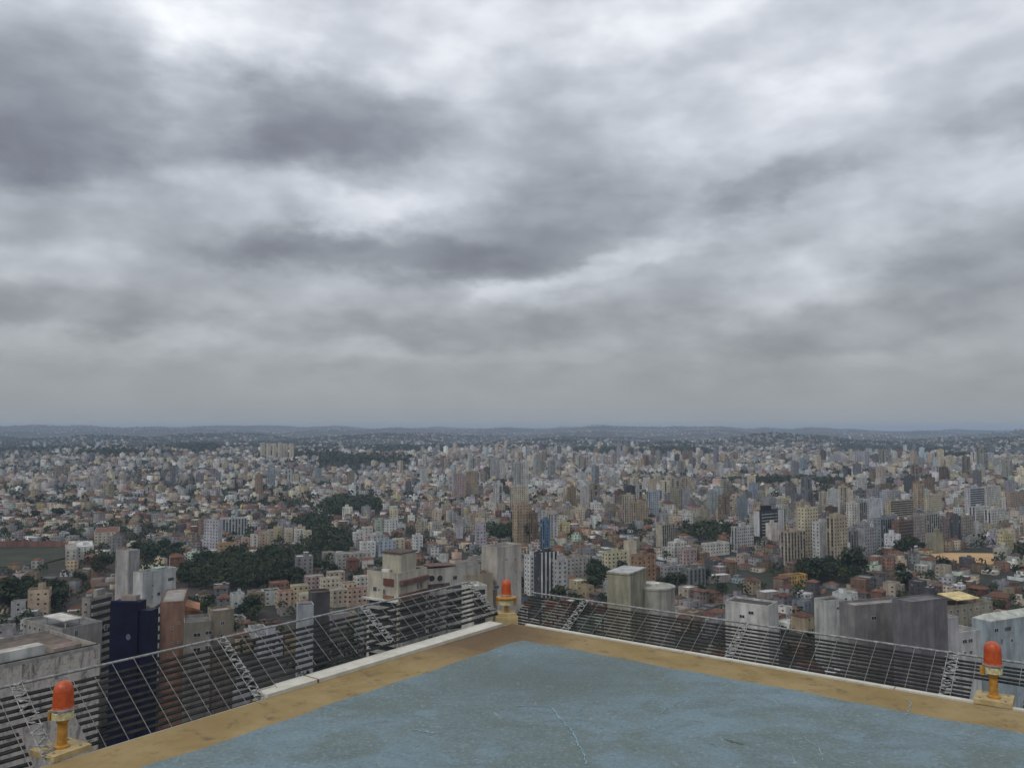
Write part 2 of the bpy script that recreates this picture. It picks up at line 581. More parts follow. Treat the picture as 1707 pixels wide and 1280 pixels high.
PAD_A = R(-37)
OX, OY = 0.0, 9.687
pad = empty('rooftop_helipad', (OX, OY, PADZ))
pad.rotation_euler = (0, 0, PAD_A)
tag(pad, 'blue painted concrete helipad deck with ochre border on the tower roof', 'helipad')
ca_, sa_ = math.cos(PAD_A), math.sin(PAD_A)


def pad_local(px, py, z=0.0):
    p = ground_at(px, py, PADZ + z)
    x, y = p[0] - OX, p[1] - OY
    return x * ca_ + y * sa_, -x * sa_ + y * ca_


S = 19.0
mb = MB(); mb.box(-0.02, S, -S, 0.02, -0.45, -0.004); mb.build('deck_slab', m_concrete, pad)
# shaft of the tower that carries the pad
mb = MB(); mb.box(1.6, S - 1.5, -S + 1.5, -1.6, -PADZ + 4, -0.45, (.34, .33, .31))
mb.build('tower_shaft', m_wall, pad)
# blue field with a hand-painted, wavering edge
rb = random.Random(5)


def wav(t, k):
    return 0.012 * math.sin(t * 3.1 + k) + 0.009 * math.sin(t * 8.3 + 2 * k) + rb.uniform(-.006, .006)


BW = 0.53
tt = [BW + i * 0.12 for i in range(int((S - BW) / 0.12))]
top_edge = [(t, -BW - wav(t, 1.0)) for t in tt]
left_edge = [(BW + wav(t, 2.0), -t) for t in tt]
# rounded inner corner of the border
inner = list(reversed(left_edge[1:])) + [(BW + .008, -BW - .10), (BW + .02, -BW - .02), (BW + .10, -BW - .008)] + top_edge[1:]
mb = MB()
far_c = (S - .01, -S + .01)
mb.add([(x, y, 0.0) for x, y in inner] + [(far_c[0], far_c[1], 0.0)], [tuple(range(len(inner), -1, -1))])
mb.build('blue_paint', m_blue, pad)
# ochre border, two runs, 4 mm above the slab
mb = MB()
n_ = len(inner)
outer = []
half = n_ // 2
for i, (x, y) in enumerate(inner):
    outer.append((0.0, y) if i < half - 1 else ((x, 0.0) if i > half + 1 else (0.0, 0.0)))
p = [(x, y, 0.0) for x, y in inner] + [(x, y, 0.0) for x, y in outer]
mb.add(p, [(i + 1, i, i + n_, i + 1 + n_) for i in range(n_ - 1)])
mb.build('yellow_border', m_yel, pad)
# white curb pieces: broad raised one on one side of the corner, narrow lip on the other
y0 = pad_local(443, 1152, 0.05)[1]
yj = pad_local(540, 1126, 0.07)[1]
mb = MB(); mb.box(-0.20, -0.004, yj + .012, -0.16, -0.3, 0.03); mb.build('curb', m_curb, pad)
mb = MB(); mb.box(-0.20, -0.004, y0, yj - .012, -0.3, 0.03); mb.build('curb', m_curb, pad)
mb = MB(); mb.box(-0.195, -0.008, yj - .0115, yj + .0115, -0.19, 0.024); mb.build('curb_joint', m_rust, pad)
xs = [0.16, 2.1, 4.05, 6.2, 8.3]
for x0_, x1_ in zip(xs[:-1], xs[1:]):
    mb = MB(); mb.box(x0_ + .004, x1_ - .004, 0.024, 0.08, -0.2, 0.008); mb.build('curb', m_curb, pad)


def crack(pts, w, mat, name):
    pl = [pad_local(*p_) for p_ in pts]
    fine = []
    rc = random.Random(len(pts) * 7 + int(pts[0][0]))
    for (xa, ya), (xb, yb) in zip(pl[:-1], pl[1:]):
        for k in range(6):
            t = k / 6
            fine.append((xa + (xb - xa) * t + rc.uniform(-.012, .012), ya + (yb - ya) * t + rc.uniform(-.012, .012), w * rc.uniform(.35, 1.1)))
    mb_ = MB()
    p_ = []
    for i, (x, y, ww) in enumerate(fine):
        x2, y2, _ = fine[min(i + 1, len(fine) - 1)]
        x1, y1, _ = fine[max(i - 1, 0)]
        nx, ny = -(y2 - y1), (x2 - x1)
        l = math.hypot(nx, ny) or 1
        p_ += [(x + nx / l * ww, y + ny / l * ww, 0.004), (x - nx / l * ww, y - ny / l * ww, 0.004)]
    mb_.add(p_, [(2 * i, 2 * i + 1, 2 * i + 3, 2 * i + 2) for i in range(len(fine) - 1)])
    o_ = mb_.build(name, mat, pad)
    return o_


crack([(860, 1177), (905, 1175), (922, 1182), (938, 1203), (955, 1220), (962, 1240), (973, 1255), (980, 1278)], .006, m_fill, 'crack_filler')
crack([(1101, 1191), (1108, 1182), (1122, 1177), (1135, 1166)], .0045, m_fill, 'crack_filler')
crack([(1160, 1226), (1185, 1236), (1205, 1250), (1232, 1268)], .0035, m_fill, 'crack_filler')
crack([(1340, 1228), (1352, 1238), (1366, 1247), (1374, 1272)], .0045, m_fill, 'crack_filler')
crack([(1509, 1164), (1518, 1172), (1516, 1183), (1508, 1196)], .0045, m_fill, 'crack_filler')
crack([(1210, 1232), (1225, 1238), (1240, 1240)], .006, m_crack, 'crack')
crack([(690, 1216), (720, 1222), (742, 1219)], .006, m_fill, 'crack_filler')


# ------------------------------------------------------------------ obstruction lamps
def lamp(side, label, kind, at_px=None):
    """stands on the pad edge; side 'L' or 'R' edge, s metres from the corner"""
    lift = .012 if kind == 'pole' else 0.0
    lx, ly = pad_local(*at_px, lift)
    wx, wy = OX + lx * ca_ - ly * sa_, OY + lx * sa_ + ly * ca_
    e = empty('obstruction_lamp', (wx, wy, PADZ + lift))
    e.rotation_euler = (0, 0, PAD_A)
    tag(e, label, 'warning lamp', 'orange obstruction lamps round the helipad')
    e.scale = (.82, .82, .86)
    if kind == 'corner':
        e.rotation_euler = (0, 0, R(6))
        mb_ = MB(); mb_.hexa([(-.15, -.15), (.15, -.15), (.15, .15), (-.15, .15)], -.12, .075, (.5, .4, .2)); mb_.build('plinth', m_cream, e)
        mb_ = MB(); mb_.hexa([(-.12, -.12), (.12, -.12), (.12, .12), (-.12, .12)], .0755, .115, (.5, .4, .2)); mb_.build('plinth_step', m_cream, e)
        z = .115
        mb_ = MB(); mb_.bar((0, 0, z), (0, 0, z + .10), .03, 12); mb_.build('pole', m_lampyel, e, smooth=False)
        # squat junction box hung on two side straps, with its pale cover facing the deck
        z += .09
        f45 = Matrix.Rotation(R(-8), 4, 'Z')
        mb_ = MB(); mb_.lathe([(.06, z), (.105, z + .012), (.11, z + .05), (.11, z + .075), (.07, z + .085)], 20); jb = mb_.build('junction_box', m_lampwht, e)
        for sgn in (-1, 1):
            mb_ = MB()
            p0 = f45 @ Vector((sgn * .128, -sgn * .02, z))
            mb_.box(p0.x - .012, p0.x + .012, p0.y - .018, p0.y + .018, z + .0, z + .10)
            mb_.build('side_strap', m_lampyel, jb)
        mb_ = MB(); mb_.lathe([(.10, z + .0855), (.142, z + .093), (.142, z + .112), (.07, z + .125)], 20); mb_.build('collar', m_lampyel, e)
        z += .125
        dome_r, dome_h = .070, .215
    else:
        hw = .165
        # square plate laid askew on the pad edge
        mb_ = MB()
        rot = R(8 if side == 'L' else 3)
        sq = [(-hw, -hw), (hw, -hw), (hw, hw), (-hw, hw)]
        off = (-.02, 0) if side == 'L' else (0, .02)
        pl = [(x * math.cos(rot) - y * math.sin(rot) + off[0], x * math.sin(rot) + y * math.cos(rot) + off[1]) for x, y in sq]
        mb_.hexa(pl, -.010, .034, (.5, .4, .2)); bpl = mb_.build('base_plate', m_cream, e)
        for x, y in ((-.11, -.11), (.11, -.11), (.11, .11), (-.11, .11)):
            mb_ = MB(); mb_.bar((x + off[0], y + off[1], .034), (x + off[0], y + off[1], .046), .011, 6)
            mb_.build('anchor_bolt', m_galv, bpl)
        mb_ = MB(); mb_.lathe([(.062, .0345), (.060, .05), (.040, .06), (.038, .215), (.05, .235), (.05, .25)], 16); mb_.build('pole', m_lampyel, e)
        mb_ = MB(); mb_.lathe([(.055, .2505), (.083, .262), (.086, .315), (.078, .325)], 20); colr = mb_.build('collar', m_lampwht, e)
        mb_ = MB(); mb_.box(-.105, -.07, -.075, -.015, .245, .318); mb_.build('wiring_box', m_lampyel, e)
        for i in range(6):
            t = i * math.pi / 3 + .3
            mb_ = MB(); mb_.bar((.088 * math.cos(t), .088 * math.sin(t), .318), (.088 * math.cos(t), .088 * math.sin(t), .338), .010, 6)
            mb_.build('clamp_screw', m_galv, colr)
        z = .3255
        dome_r, dome_h = .082, .225
    prof = [(dome_r * .98, z), (dome_r * 1.05, z + .008), (dome_r * 1.05, z + .022), (dome_r, z + .026)]
    for i in range(6):                                   # ribbed cylinder part of the glass
        zz = z + .026 + (dome_h * .68 - .026) * (i + 1) / 6
        prof += [(dome_r * (1 - .010 * i), zz - .012), (dome_r * (.985 - .010 * i), zz)]
    for i in range(1, 8):
        t = i / 7 * math.pi / 2
        prof.append((max(dome_r * .925 * math.cos(t) ** .78, .004), z + dome_h * .68 + dome_h * .32 * math.sin(t)))
    mb_ = MB(); mb_.lathe(prof, 28); gd = mb_.build('glass_dome', m_dome, e, smooth=True)
    mb_ = MB(); mb_.lathe([(dome_r * 1.06, z - .004), (dome_r * 1.1, z + .004), (dome_r * 1.1, z + .014), (dome_r * 1.051, z + .018)], 24); mb_.build('clamp_ring', m_galv, gd)
    return e


lamp('L', 'orange domed warning lamp on ochre pole, nearest the streaked concrete building', 'pole', (103, 1252))
lamp('C', 'orange warning lamp on a squat yellow box atop the helipad corner plinth', 'corner', (844, 1034))
lamp('R', 'orange domed warning lamp on ochre pole, nearest the pale blue house', 'pole', (1657, 1168))


# ------------------------------------------------------------------ safety grille outside the pad edges
def grille(side, w, rise, length, supports, label, wires_from):
    e = empty('safety_grille', (OX, OY, PADZ))
    e.rotation_euler = (0, 0, PAD_A)
    tag(e, label, 'safety grille', 'slatted safety grilles cantilevered round the helipad')
    rg = random.Random(3 if side == 'L' else 9)

    def P(s, t, lift=0.0):
        """s along the edge, t 0..1 from the pad edge to the outer rail"""
        b0 = .025 if side == 'L' else .105
        off = b0 + (w + .02 - b0) * t
        off = -off if side == 'L' else off
        z = -.035 + (rise + .035) * t + lift
        return Vector((off, -s, z)) if side == 'L' else Vector((s, off, z))
    s0, s1 = -0.12 if side == 'R' else 0.02, length
    lamp_s = -pad_local(103, 1252, .03)[1] if side == 'L' else pad_local(1657, 1168, .03)[0]
    nsl = 11
    for i in range(nsl):                                  # flat slats running along the edge
        t = .035 + i / nsl * .93
        s0 = (-0.12 if side == 'R' else 0.02) if (side == 'R' or t > .27) else 3.17
        d = .0125
        runs = [(s0, s1)]
        if t < .5:
            runs = [(s0, lamp_s - .19), (lamp_s + .19, s1)]
        for ra, rb_ in runs:
            mb_ = MB()
            segs = 6
            ring = []
            for k in range(segs + 1):
                s_ = ra + (rb_ - ra) * k / segs
                sag = rg.uniform(-.006, .006)
                for (dt, lf) in ((-d, -.004), (d, -.004), (d, .004), (-d, .004)):
                    ring.append(P(s_, t + dt * 1.25, lf + sag))
            fs = []
            for k in range(segs):
                fs += [(k * 4 + j, k * 4 + (j + 1) % 4, k * 4 + 4 + (j + 1) % 4, k * 4 + 4 + j) for j in range(4)]
            fs += [(3, 2, 1, 0), tuple(segs * 4 + j for j in range(4))]
            mb_.add(ring, fs)
            mb_.build('slat', m_slat, e)
    k = 0
    s_ = wires_from
    while s_ < length:
        if min(abs(s_ - q_) for q_ in supports) > .09:
            mb_ = MB(); mb_.bar(P(s_, .27 if side == 'L' and s_ < 3.16 else (.5 if abs(s_ - lamp_s) < .19 else -.02), .014), P(s_ + rg.uniform(-.008, .008), 1.0, .014), .0026, 6); mb_.build('cross_rod', m_rod, e)
        s_ += .165
    for q_ in supports:                                   # lattice bracket: two chords and zigzag lacing
        mb_ = MB()
        tb0 = .27 if side == 'L' and q_ < 3.16 else -.03
        for ds in (-.04, .04):
            mb_.bar(P(q_ + ds, tb0, .022), P(q_ + ds, 1.01, .022), .0035, 6)
        nz = 15
        for i in range(nz):
            ta, tb = tb0 + (1 - tb0) * i / nz, tb0 + (1 - tb0) * (i + 1) / nz
            sg = 1 if i % 2 else -1
            wa, wb = rg.uniform(.03, .06), rg.uniform(.03, .06)
            mb_.bar(P(q_ - wa * sg, ta, .024), P(q_ + wb * sg, tb, .024), .005, 5)
            pc = P(q_ + rg.uniform(-.03, .03), (ta + tb) / 2, .03)
            k1, k2 = rg.uniform(.008, .022), rg.uniform(.008, .022)
            mb_.box(pc.x - k1, pc.x + k1, pc.y - k2, pc.y + k2, pc.z - .004, pc.z + .004)
        mb_.build('lattice_bracket', m_zinc, e)
    mb_ = MB(); mb_.bar(P(s0, 1.0, .01), P(s1, 1.0, .01), .0105, 8); mb_.build('outer_rail', m_galv, e)
    return e


grille('L', .60, .39, 7.2, (.06, 1.72, 3.37, 5.02, 6.67), 'slatted steel safety grille below the lamp beside the stained concrete wall', .2)
grille('R', .55, .235, 8.6, (.64, 2.53, 4.42, 6.31, 8.2), 'slatted steel safety grille beyond the narrow white curb, by the grey towers', .15)

# ==================================================================  THE CITY
WALLS = {  # paint names -> base colours
    'white': (.60, .60, .58), 'off-white': (.55, .53, .48), 'cream': (.52, .46, .35), 'beige': (.42, .36, .28), 'tan': (.36, .28, .19),
    'light grey': (.44, .44, .43), 'grey': (.30, .30, .30), 'dark grey': (.16, .16, .17), 'peach': (.44, .33, .25), 'yellow': (.46, .39, .24),
    'pink': (.40, .31, .29), 'brick red': (.21, .115, .085), 'brown': (.20, .14, .10), 'pale blue': (.36, .42, .46), 'pale green': (.36, .42, .34),
    'blue': (.10, .17, .26), 'orange': (.45, .22, .09), 'lavender': (.40, .39, .43)}
ROOFS = {'terracotta': (.165, .08, .053), 'grey': (.15, .145, .14), 'dark': (.07, .068, .065), 'white': (.55, .55, .54), 'brown': (.105, .075, .06), 'rusty': (.15, .08, .058), 'pale': (.27, .255, .23)}
NUM = ['zero', 'one', 'two', 'three', 'four', 'five', 'six', 'seven', 'eight', 'nine', 'ten', 'eleven', 'twelve', 'thirteen', 'fourteen', 'fifteen',
       'sixteen', 'seventeen', 'eighteen', 'nineteen', 'twenty']
ORD = ['first', 'second', 'third', 'fourth', 'fifth', 'sixth', 'seventh', 'eighth', 'ninth', 'tenth', 'eleventh', 'twelfth', 'thirteenth', 'fourteenth', 'fifteenth']


def ordinal(i):
    if i < 15:
        return ORD[i]
    n = i + 1
    return f"{n}{'th' if 10 <= n % 100 <= 20 else {1: 'st', 2: 'nd', 3: 'rd'}.get(n % 10, 'th')}"


# shared meshes for single windows: dark glass set in a proud frame
def window_mesh(w, h, frame=(.5, .5, .48), shape='rect'):
    fr_, pn = MB(), MB()
    if shape == 'rect':
        pn.add([(-w / 2, -.03, 0), (w / 2, -.03, 0), (w / 2, -.03, h), (-w / 2, -.03, h)], [(0, 1, 2, 3)])
        t = .09
        for x0_, x1_, z0_, z1_ in ((-w / 2 - t, -w / 2, -t, h + t), (w / 2, w / 2 + t, -t, h + t), (-w / 2, w / 2, -t, 0), (-w / 2, w / 2, h, h + t), (-.04, .04, 0, h)):
            fr_.box(x0_, x1_, -.09, .02, z0_, z1_, frame)
    else:
        n = 18
        r = w / 2
        pn.add([(r * math.cos(2 * math.pi * i / n), -.03, r + r * math.sin(2 * math.pi * i / n)) for i in range(n)], [tuple(range(n))])
        ring = [(k * r * math.cos(2 * math.pi * i / n), y_, r + k * r * math.sin(2 * math.pi * i / n)) for y_, k in ((-.12, 1), (-.12, 1.12), (.02, 1.12)) for i in range(n)]
        fr_.add(ring, [(j * n + i, j * n + (i + 1) % n, (j + 1) * n + (i + 1) % n, (j + 1) * n + i) for j in (0, 1) for i in range(n)], frame)
    a_, b_ = fr_.build('window', m_wall), pn.build('pane', m_glass)
    res = (a_.data, b_.data)
    bpy.data.objects.remove(a_)
    bpy.data.objects.remove(b_)
    return res


def place_window(kind_, root, loc, face, s_, z):
    o = bpy.data.objects.new('window', WIN[kind_][0])
    link(o, root)
    x, y = face.at(s_)
    o.location = (x - loc[0], y - loc[1], z - loc[2])
    o.rotation_euler = (0, 0, math.atan2(face.u[1], face.u[0]))
    link(bpy.data.objects.new('pane', WIN[kind_][1]), o)


WIN = {'std': window_mesh(1.3, 1.2), 'wide': window_mesh(2.2, 1.2), 'small': window_mesh(.7, .7), 'tall': window_mesh(1.0, 1.9),
       'round': window_mesh(2.3, 2.3, (.4, .39, .37), 'round'), 'dark': window_mesh(1.5, 1.3, (.25, .24, .22))}
WSIZE = {'std': (1.3, 1.2), 'wide': (2.2, 1.2), 'small': (.7, .7), 'tall': (1.0, 1.9), 'round': (2.3, 2.3), 'dark': (1.5, 1.3)}

HERO = []      # things the city must not cover


def shade(c, k):
    return tuple(min(1, x * k) for x in c)


class Face:
    """a vertical facade: from corner p along unit u, outward normal n"""

    def __init__(self, p, u, length):
        self.p, self.u, self.len = np.array(p, float), np.array(u, float), length
        self.n = np.array([u[1], -u[0]])

    def at(self, s, out_=0.0):
        q_ = self.p + self.u * s + self.n * out_
        return float(q_[0]), float(q_[1])

    def slab(self, mb_, s0, s1, z0, z1, o0, o1, col, mi=0):
        mb_.hexa([self.at(s0, o1), self.at(s1, o1), self.at(s1, o0), self.at(s0, o0)], z0, z1, col, None, True, mi)


def slope(px, py):
    r_ = ray(px, py)
    return r_[0] / r_[1]


def footprint(L, M, Rr, d, t, yt):
    mx = slope(M, yt) * d
    kl, kr = slope(L, yt), slope(Rr, yt)
    ct, st = math.cos(t), math.sin(t)
    s1 = (mx - kl * d) / max(ct + kl * st, .05)
    s2 = (kr * d - mx) / max(st - kr * ct, .05)
    s1 = min(max(s1, 8 if t > .8 else 4), 70)
    s2 = min(max(s2, 4), 60)
    m_ = np.array([mx, d])
    dl, dr = np.array([-ct, st]), np.array([st, ct])
    return m_, dl, dr, s1, s2


def hero(name, label, short, L, M, Rr, yt, d, col, t=20, roof=None, fl='W', fr='W', cat='apartment building', bay=3.3, fh=3.05, win_='std', yv=None,
         parapet=.9, tank=True, extra=None, group=None, hmax=None):
    """a building fitted to its near corner (M) and its two visible facades (towards L and R)"""
    t = R(t)
    if d > 450:                                           # stands on the ground seen at its foot
        for _ in range(5):
            p_ = ground_at((L + Rr) / 2, (yv or yt + 40) + 3, float(ter(slope(M, yt) * d, d)))
            d = float(p_[1])
    m_, dl, dr, s1, s2 = footprint(L, M, Rr, d, t, yt)
    cxy = m_ + dl * s1 / 2 + dr * s2 / 2
    zb = float(min(ter(*m_), ter(*(m_ + dl * s1)), ter(*(m_ + dr * s2)))) - 1.0
    rz = ray(M, yt)
    zt = CAMZ + rz[2] * d / rz[1]
    zt = max(zt, zb + 5)
    if hmax:
        zb = max(zb, zt - hmax)
    c = WALLS[col] if isinstance(col, str) else col
    rc = ROOFS[roof] if isinstance(roof, str) else (roof or ROOFS['grey'])
    A, B, D_, E_ = m_, m_ + dr * s2, m_ + dr * s2 + dl * s1, m_ + dl * s1
    loc = (float(cxy[0]), float(cxy[1]), zb)
    mb_ = MB()
    base = [tuple(A), tuple(B), tuple(D_), tuple(E_)]
    mb_.hexa(base, zb, zt, c, rc)
    root = mb_.build(name, m_wall, None, loc, origin=loc)
    tag(root, label, cat, group)
    # parapet round the roof
    if parapet:
        mb_ = MB()
        w_ = .22
        for P_, Q_ in ((A, B), (B, D_), (D_, E_), (E_, A)):
            u_ = (Q_ - P_) / np.linalg.norm(Q_ - P_)
            f_ = Face(P_, u_, 0)
            f_.slab(mb_, .003, float(np.linalg.norm(Q_ - P_)) - w_ - .003, zt + .002, zt + parapet, -w_, .04, shade(c, .96))
        mb_.build('parapet', m_wall, root, origin=loc)
    near = d < 450
    far_joined = MB()
    vis_bottom = CAMZ + ray(M, (yv or yt + 90))[2] * d
    FL = Face(E_, -dl, s1)
    FR = Face(A, dr, s2)
    FB = Face(B, dl, s1)
    FK = Face(D_, -dr, s2)
    for f_, style in ((FL, fl), (FR, fr), (FB, 'W' if fl != 'B' else 'B'), (FK, 'W' if fr != 'B' else 'B')):
        front = f_ in (FL, FR)
        if style == 'B' or (near and not front):
            continue
        floors = int((zt - zb - .6) / fh)
        cols = max(1, int((f_.len - .8) / bay))
        wk = win_
        ww, wh = WSIZE[wk]
        if isinstance(style, list):                       # windows at stated places (metres along, metres below roof, kind)
            for s_, dn, k_ in style:
                place_window(k_, root, loc, f_, s_, zt - dn)
            continue
        for k in range(floors):
            z_ = zt - (k + 1) * fh + .95
            if z_ < vis_bottom - 8 and front and near:
                break
            if style in ('BAL', 'BAND'):
                if near:
                    mb_ = MB()
                else:
                    mb_ = far_joined
                f_.slab(mb_, .5, f_.len - .5, z_ - .95, z_ + .1, .002, 1.1 if style == 'BAL' else .25, shade(c, .95), 1)
                f_.slab(mb_, .7, f_.len - .7, z_ + .1, z_ + 1.75, .001, .03, (.05, .05, .05), 0)
                if near:
                    mb_.build('balcony', [m_glass, m_wall], root, origin=loc)
                continue
            for i in range(cols):
                s_ = f_.len * (i + .5) / cols
                if style == 'V' and i % 2 == 0:
                    if near:
                        continue
                if near:
                    place_window(wk, root, loc, f_, s_, z_)
                else:
                    hw = ww / 2 if style != 'V' else bay * .3
                    f_.slab(far_joined, s_ - hw, s_ + hw, z_ if style != 'V' else z_ - .9, z_ + wh if style != 'V' else z_ + 1.9, .001, .05, (.24, .23, .21), 1 if (i * 7 + k * 13 + int(d)) % 9 == 0 else 0)
    if far_joined.v:
        o = far_joined.build('windows', [m_glass, m_wall], root, origin=loc)
        o['kind'] = 'stuff'
    if tank:
        f_ = FL
        sx, sy = min(5, s1 * .45), min(4.5, s2 * .45)
        p0 = m_ + dl * s1 * .35 + dr * s2 * .4
        mb_ = MB()
        mb_.hexa([tuple(p0), tuple(p0 + dr * sy), tuple(p0 + dr * sy + dl * sx), tuple(p0 + dl * sx)], zt + .001, zt + 3.2, shade(c, .92), rc)
        mb_.build('stair_head', m_wall, root, origin=loc)
    HERO.append(dict(short=short, L=L, R=Rr, yt=yt, yb=yv or yt + 60, d=d, x=loc[0], y=loc[1], r=.5 * math.hypot(s1, s2) * .85 + 1, px=(L + Rr) / 2, py=yt + 15))
    if extra:
        extra(root, loc, zt, m_, dl, dr, s1, s2, c, FL, FR)
    return root


def boxpart(root, loc, p, u, v, a0, a1, b0, b1, z0, z1, name, col, top=None, mats=None):
    mb_ = MB()
    P4 = [p + u * a + v * b_ for a, b_ in ((a0, b0), (a0, b1), (a1, b1), (a1, b0))]
    # keep counter-clockwise
    ar = sum(P4[i][0] * P4[(i + 1) % 4][1] - P4[(i + 1) % 4][0] * P4[i][1] for i in range(4))
    if ar < 0:
        P4 = P4[::-1]
    mb_.hexa([tuple(q_) for q_ in P4], z0, z1, col, top)
    return mb_.build(name, mats or m_wall, root, origin=loc)


# ---- near buildings just under the pad, left of the corner
m_oldcon, q, b = material('black_streaked_concrete')
geo = q.new('ShaderNodeNewGeometry')
n1 = q.noise(q.vmath('MULTIPLY', geo.outputs['Position'], (.55, .55, .16)), 1.0, 7, .75, .6)
n2 = q.noise(geo.outputs['Position'], .9, 6, .7)
cc = q.ramp(n1.outputs[0], [(.30, (.06, .058, .054)), (.40, (.24, .22, .20)), (.50, (.46, .42, .37)), (.75, (.58, .53, .46))])
q.put(b.inputs['Base Color'], q.mix(q.maprange(n2.outputs[0], .5, .7, 0, .6), cc, (.12, .115, .10, 1)))
b.inputs['Roughness'].default_value = .95


def ex_stained(root, loc, zt, m_, dl, dr, s1, s2, c, FL, FR):
    root.data.materials.clear()
    root.data.materials.append(m_oldcon)
    # white rooftop tank, dark roof edge and a lower terrace
    boxpart(root, loc, m_, dl, dr, 1.8, 5.5, s2 * .45, s2 * .72, zt + .06, zt + 3.2, 'water_tank', (.50, .50, .47), (.42, .40, .36))
    boxpart(root, loc, m_, dl, dr, .3, s1 - .3, .3, s2 - .3, zt + .002, zt + .05, 'roof_sheet', (.15, .12, .10), (.15, .12, .10))
    boxpart(root, loc, m_, dl, dr, .3, .9, .3, s2 - .3, zt + .9, zt + 1.15, 'roof_flashing', (.05, .05, .05))
    boxpart(root, loc, m_, dl, dr, 3, 7, s2 * .78, s2 * .93, zt + .06, zt + 1.4, 'roof_hatch', (.30, .25, .21), (.22, .17, .14))


hero('concrete_building', 'bare concrete building with black rain streaks on its long blank wall', 'streaked concrete wall', -262, -190, 165, 1155, 182,
     (.34, .32, .29), 36.5, 'brown', 'B', 'B', 'building', tank=False, extra=ex_stained, yv=1250)


def ex_canopy(root, loc, zt, m_, dl, dr, s1, s2, c, FL, FR):
    boxpart(root, loc, m_, dl, dr, .6, s1 * .55, 1, s2 * .5, zt + 3.0, zt + 3.4, 'canopy', (.5, .5, .48), (.52, .5, .46))
    for a_, b_ in ((1, 1.5), (s1 * .5, 1.5), (1, s2 * .45), (s1 * .5, s2 * .45)):
        boxpart(root, loc, m_, dl, dr, a_, a_ + .3, b_, b_ + .3, zt + .002, zt + 3.0, 'canopy_post', (.4, .4, .38))


hero('terrace_building', 'low grey building whose roof terrace has a pale flat canopy', 'pale roof canopy', 38, 104, 170, 1052, 300, (.30, .29, .27), 34, 'grey', 'W', [(5, 2.6, 'tall'), (16, 2.6, 'tall')], 'building', tank=False, extra=ex_canopy, yv=1065)
hero('apartment_building', 'grey-brown apartment building with shaded balconies behind the navy tower', 'grey-brown balcony building', 140, 150, 188, 1001, 335, (.27, .245, .22), 18, 'pale', 'W', 'BAL', yv=1110)
hero('apartment_building', 'tall blank grey slab with lighter flank beside the white building', 'blank grey slab', 193, 215, 233, 921, 430, (.36, .345, .33), 28, 'pale', 'B', 'B', yv=985, tank=False)


def ex_white(root, loc, zt, m_, dl, dr, s1, s2, c, FL, FR):
    boxpart(root, loc, m_, dl, dr, s1 * .1, s1 * .8, s2 * .45, s2 * .75, zt + .002, zt + 1.6, 'roof_shed', (.25, .33, .28), (.28, .36, .32))


hero('apartment_building', 'white apartment building with two columns of small windows right of the blank slab', 'white windowed building', 222, 238, 293, 958, 380, (.47, .475, .46), 26, 'grey', 'B',
     [(5.5, 6, 'small'), (5.5, 11, 'small'), (9, 10.6, 'dark'), (15, 5.0, 'dark'), (16.5, 5.0, 'dark'), (15, 10.2, 'dark'), (16.6, 10.2, 'dark'), (15, 15.4, 'dark'), (9, 15.8, 'dark')], tank=False, extra=ex_white, yv=1030)

m_navy, q, b = material('navy_tiles')
geo = q.new('ShaderNodeNewGeometry')
n1 = q.noise(geo.outputs['Position'], .35, 4, .6)
bk = q.new('ShaderNodeTexBrick')
q.put(b.inputs['Base Color'], q.mix(q.maprange(n1.outputs[0], .35, .65, 0, 1), (.004, .005, .018, 1), (.006, .007, .028, 1)))
b.inputs['Roughness'].default_value = .55


def ex_navy(root, loc, zt, m_, dl, dr, s1, s2, c, FL, FR):
    root.data.materials.clear()
    root.data.materials.append(m_navy)
    # pale round emblem disc and a fine vertical joint on the blank wall
    mb_ = MB()
    n = 20
    s_, zc_ = s1 * .68, zt - 10.8
    pts = []
    for k in range(n):
        a_ = 2 * math.pi * k / n
        x, y = FL.at(s_ + .75 * math.cos(a_), .05)
        pts.append((x, y, zc_ + .95 * math.sin(a_)))
    mb_.add(pts, [tuple(range(n))], (.13, .14, .22))
    mb_.build('wall_emblem', m_wall, root, origin=loc)
    boxpart(root, loc, m_, dl, dr, .2, s1 - .2, -.001, .25, zt + .001, zt + .5, 'roof_kerb', (.02, .022, .08))
    boxpart(root, loc, m_, dl, dr, s1 * .2, s1 * .75, s2 * .4, s2 * .9, zt + .001, zt + 1.6, 'lift_house', (.32, .27, .23), (.25, .2, .17))
    # lower shoulder of the same tower
    boxpart(root, loc, m_, dl, dr, -4.2, -.003, .6, s2 - .5, loc[2], zt - 2.6, 'side_wing', (.01, .012, .06), (.15, .13, .12), mats=m_navy)


hero('navy_tower', 'narrow windowless navy blue tower beside the salmon tower', 'navy blue tower', 184, 230, 244, 1004, 270, (.012, .014, .07), 3, 'dark', 'B', 'B', 'tower', parapet=0, tank=False, extra=ex_navy, yv=1180)
hero('apartment_building', 'slim beige block with stacked shaded balconies between navy and salmon towers', 'slim beige balconies', 245, 247, 264, 1018, 296, (.30, .27, .23), 8, 'brown', 'B', 'BAL', yv=1170, tank=False)


def ex_salmon(root, loc, zt, m_, dl, dr, s1, s2, c, FL, FR):
    boxpart(root, loc, m_, dl, dr, -.0, s1, -.18, .0 - .002, loc[2], zt + .4, 'dark_left_side', (.10, .055, .05))  # darker panel covering the tower's whole left side


hero('salmon_tower', 'salmon-pink plastered tower with four small windows', 'salmon tower', 262, 268, 306, 1005, 300, (.245, .145, .108), 72, 'pale', 'B',
     [(3.8, 9.2, 'small'), (6.2, 7.6, 'small'), (3.8, 14.5, 'small'), (6.2, 14.3, 'small'), (3.8, 20, 'small'), (6.2, 20, 'small')], 'tower', parapet=.35, tank=False, extra=ex_salmon, yv=1170)


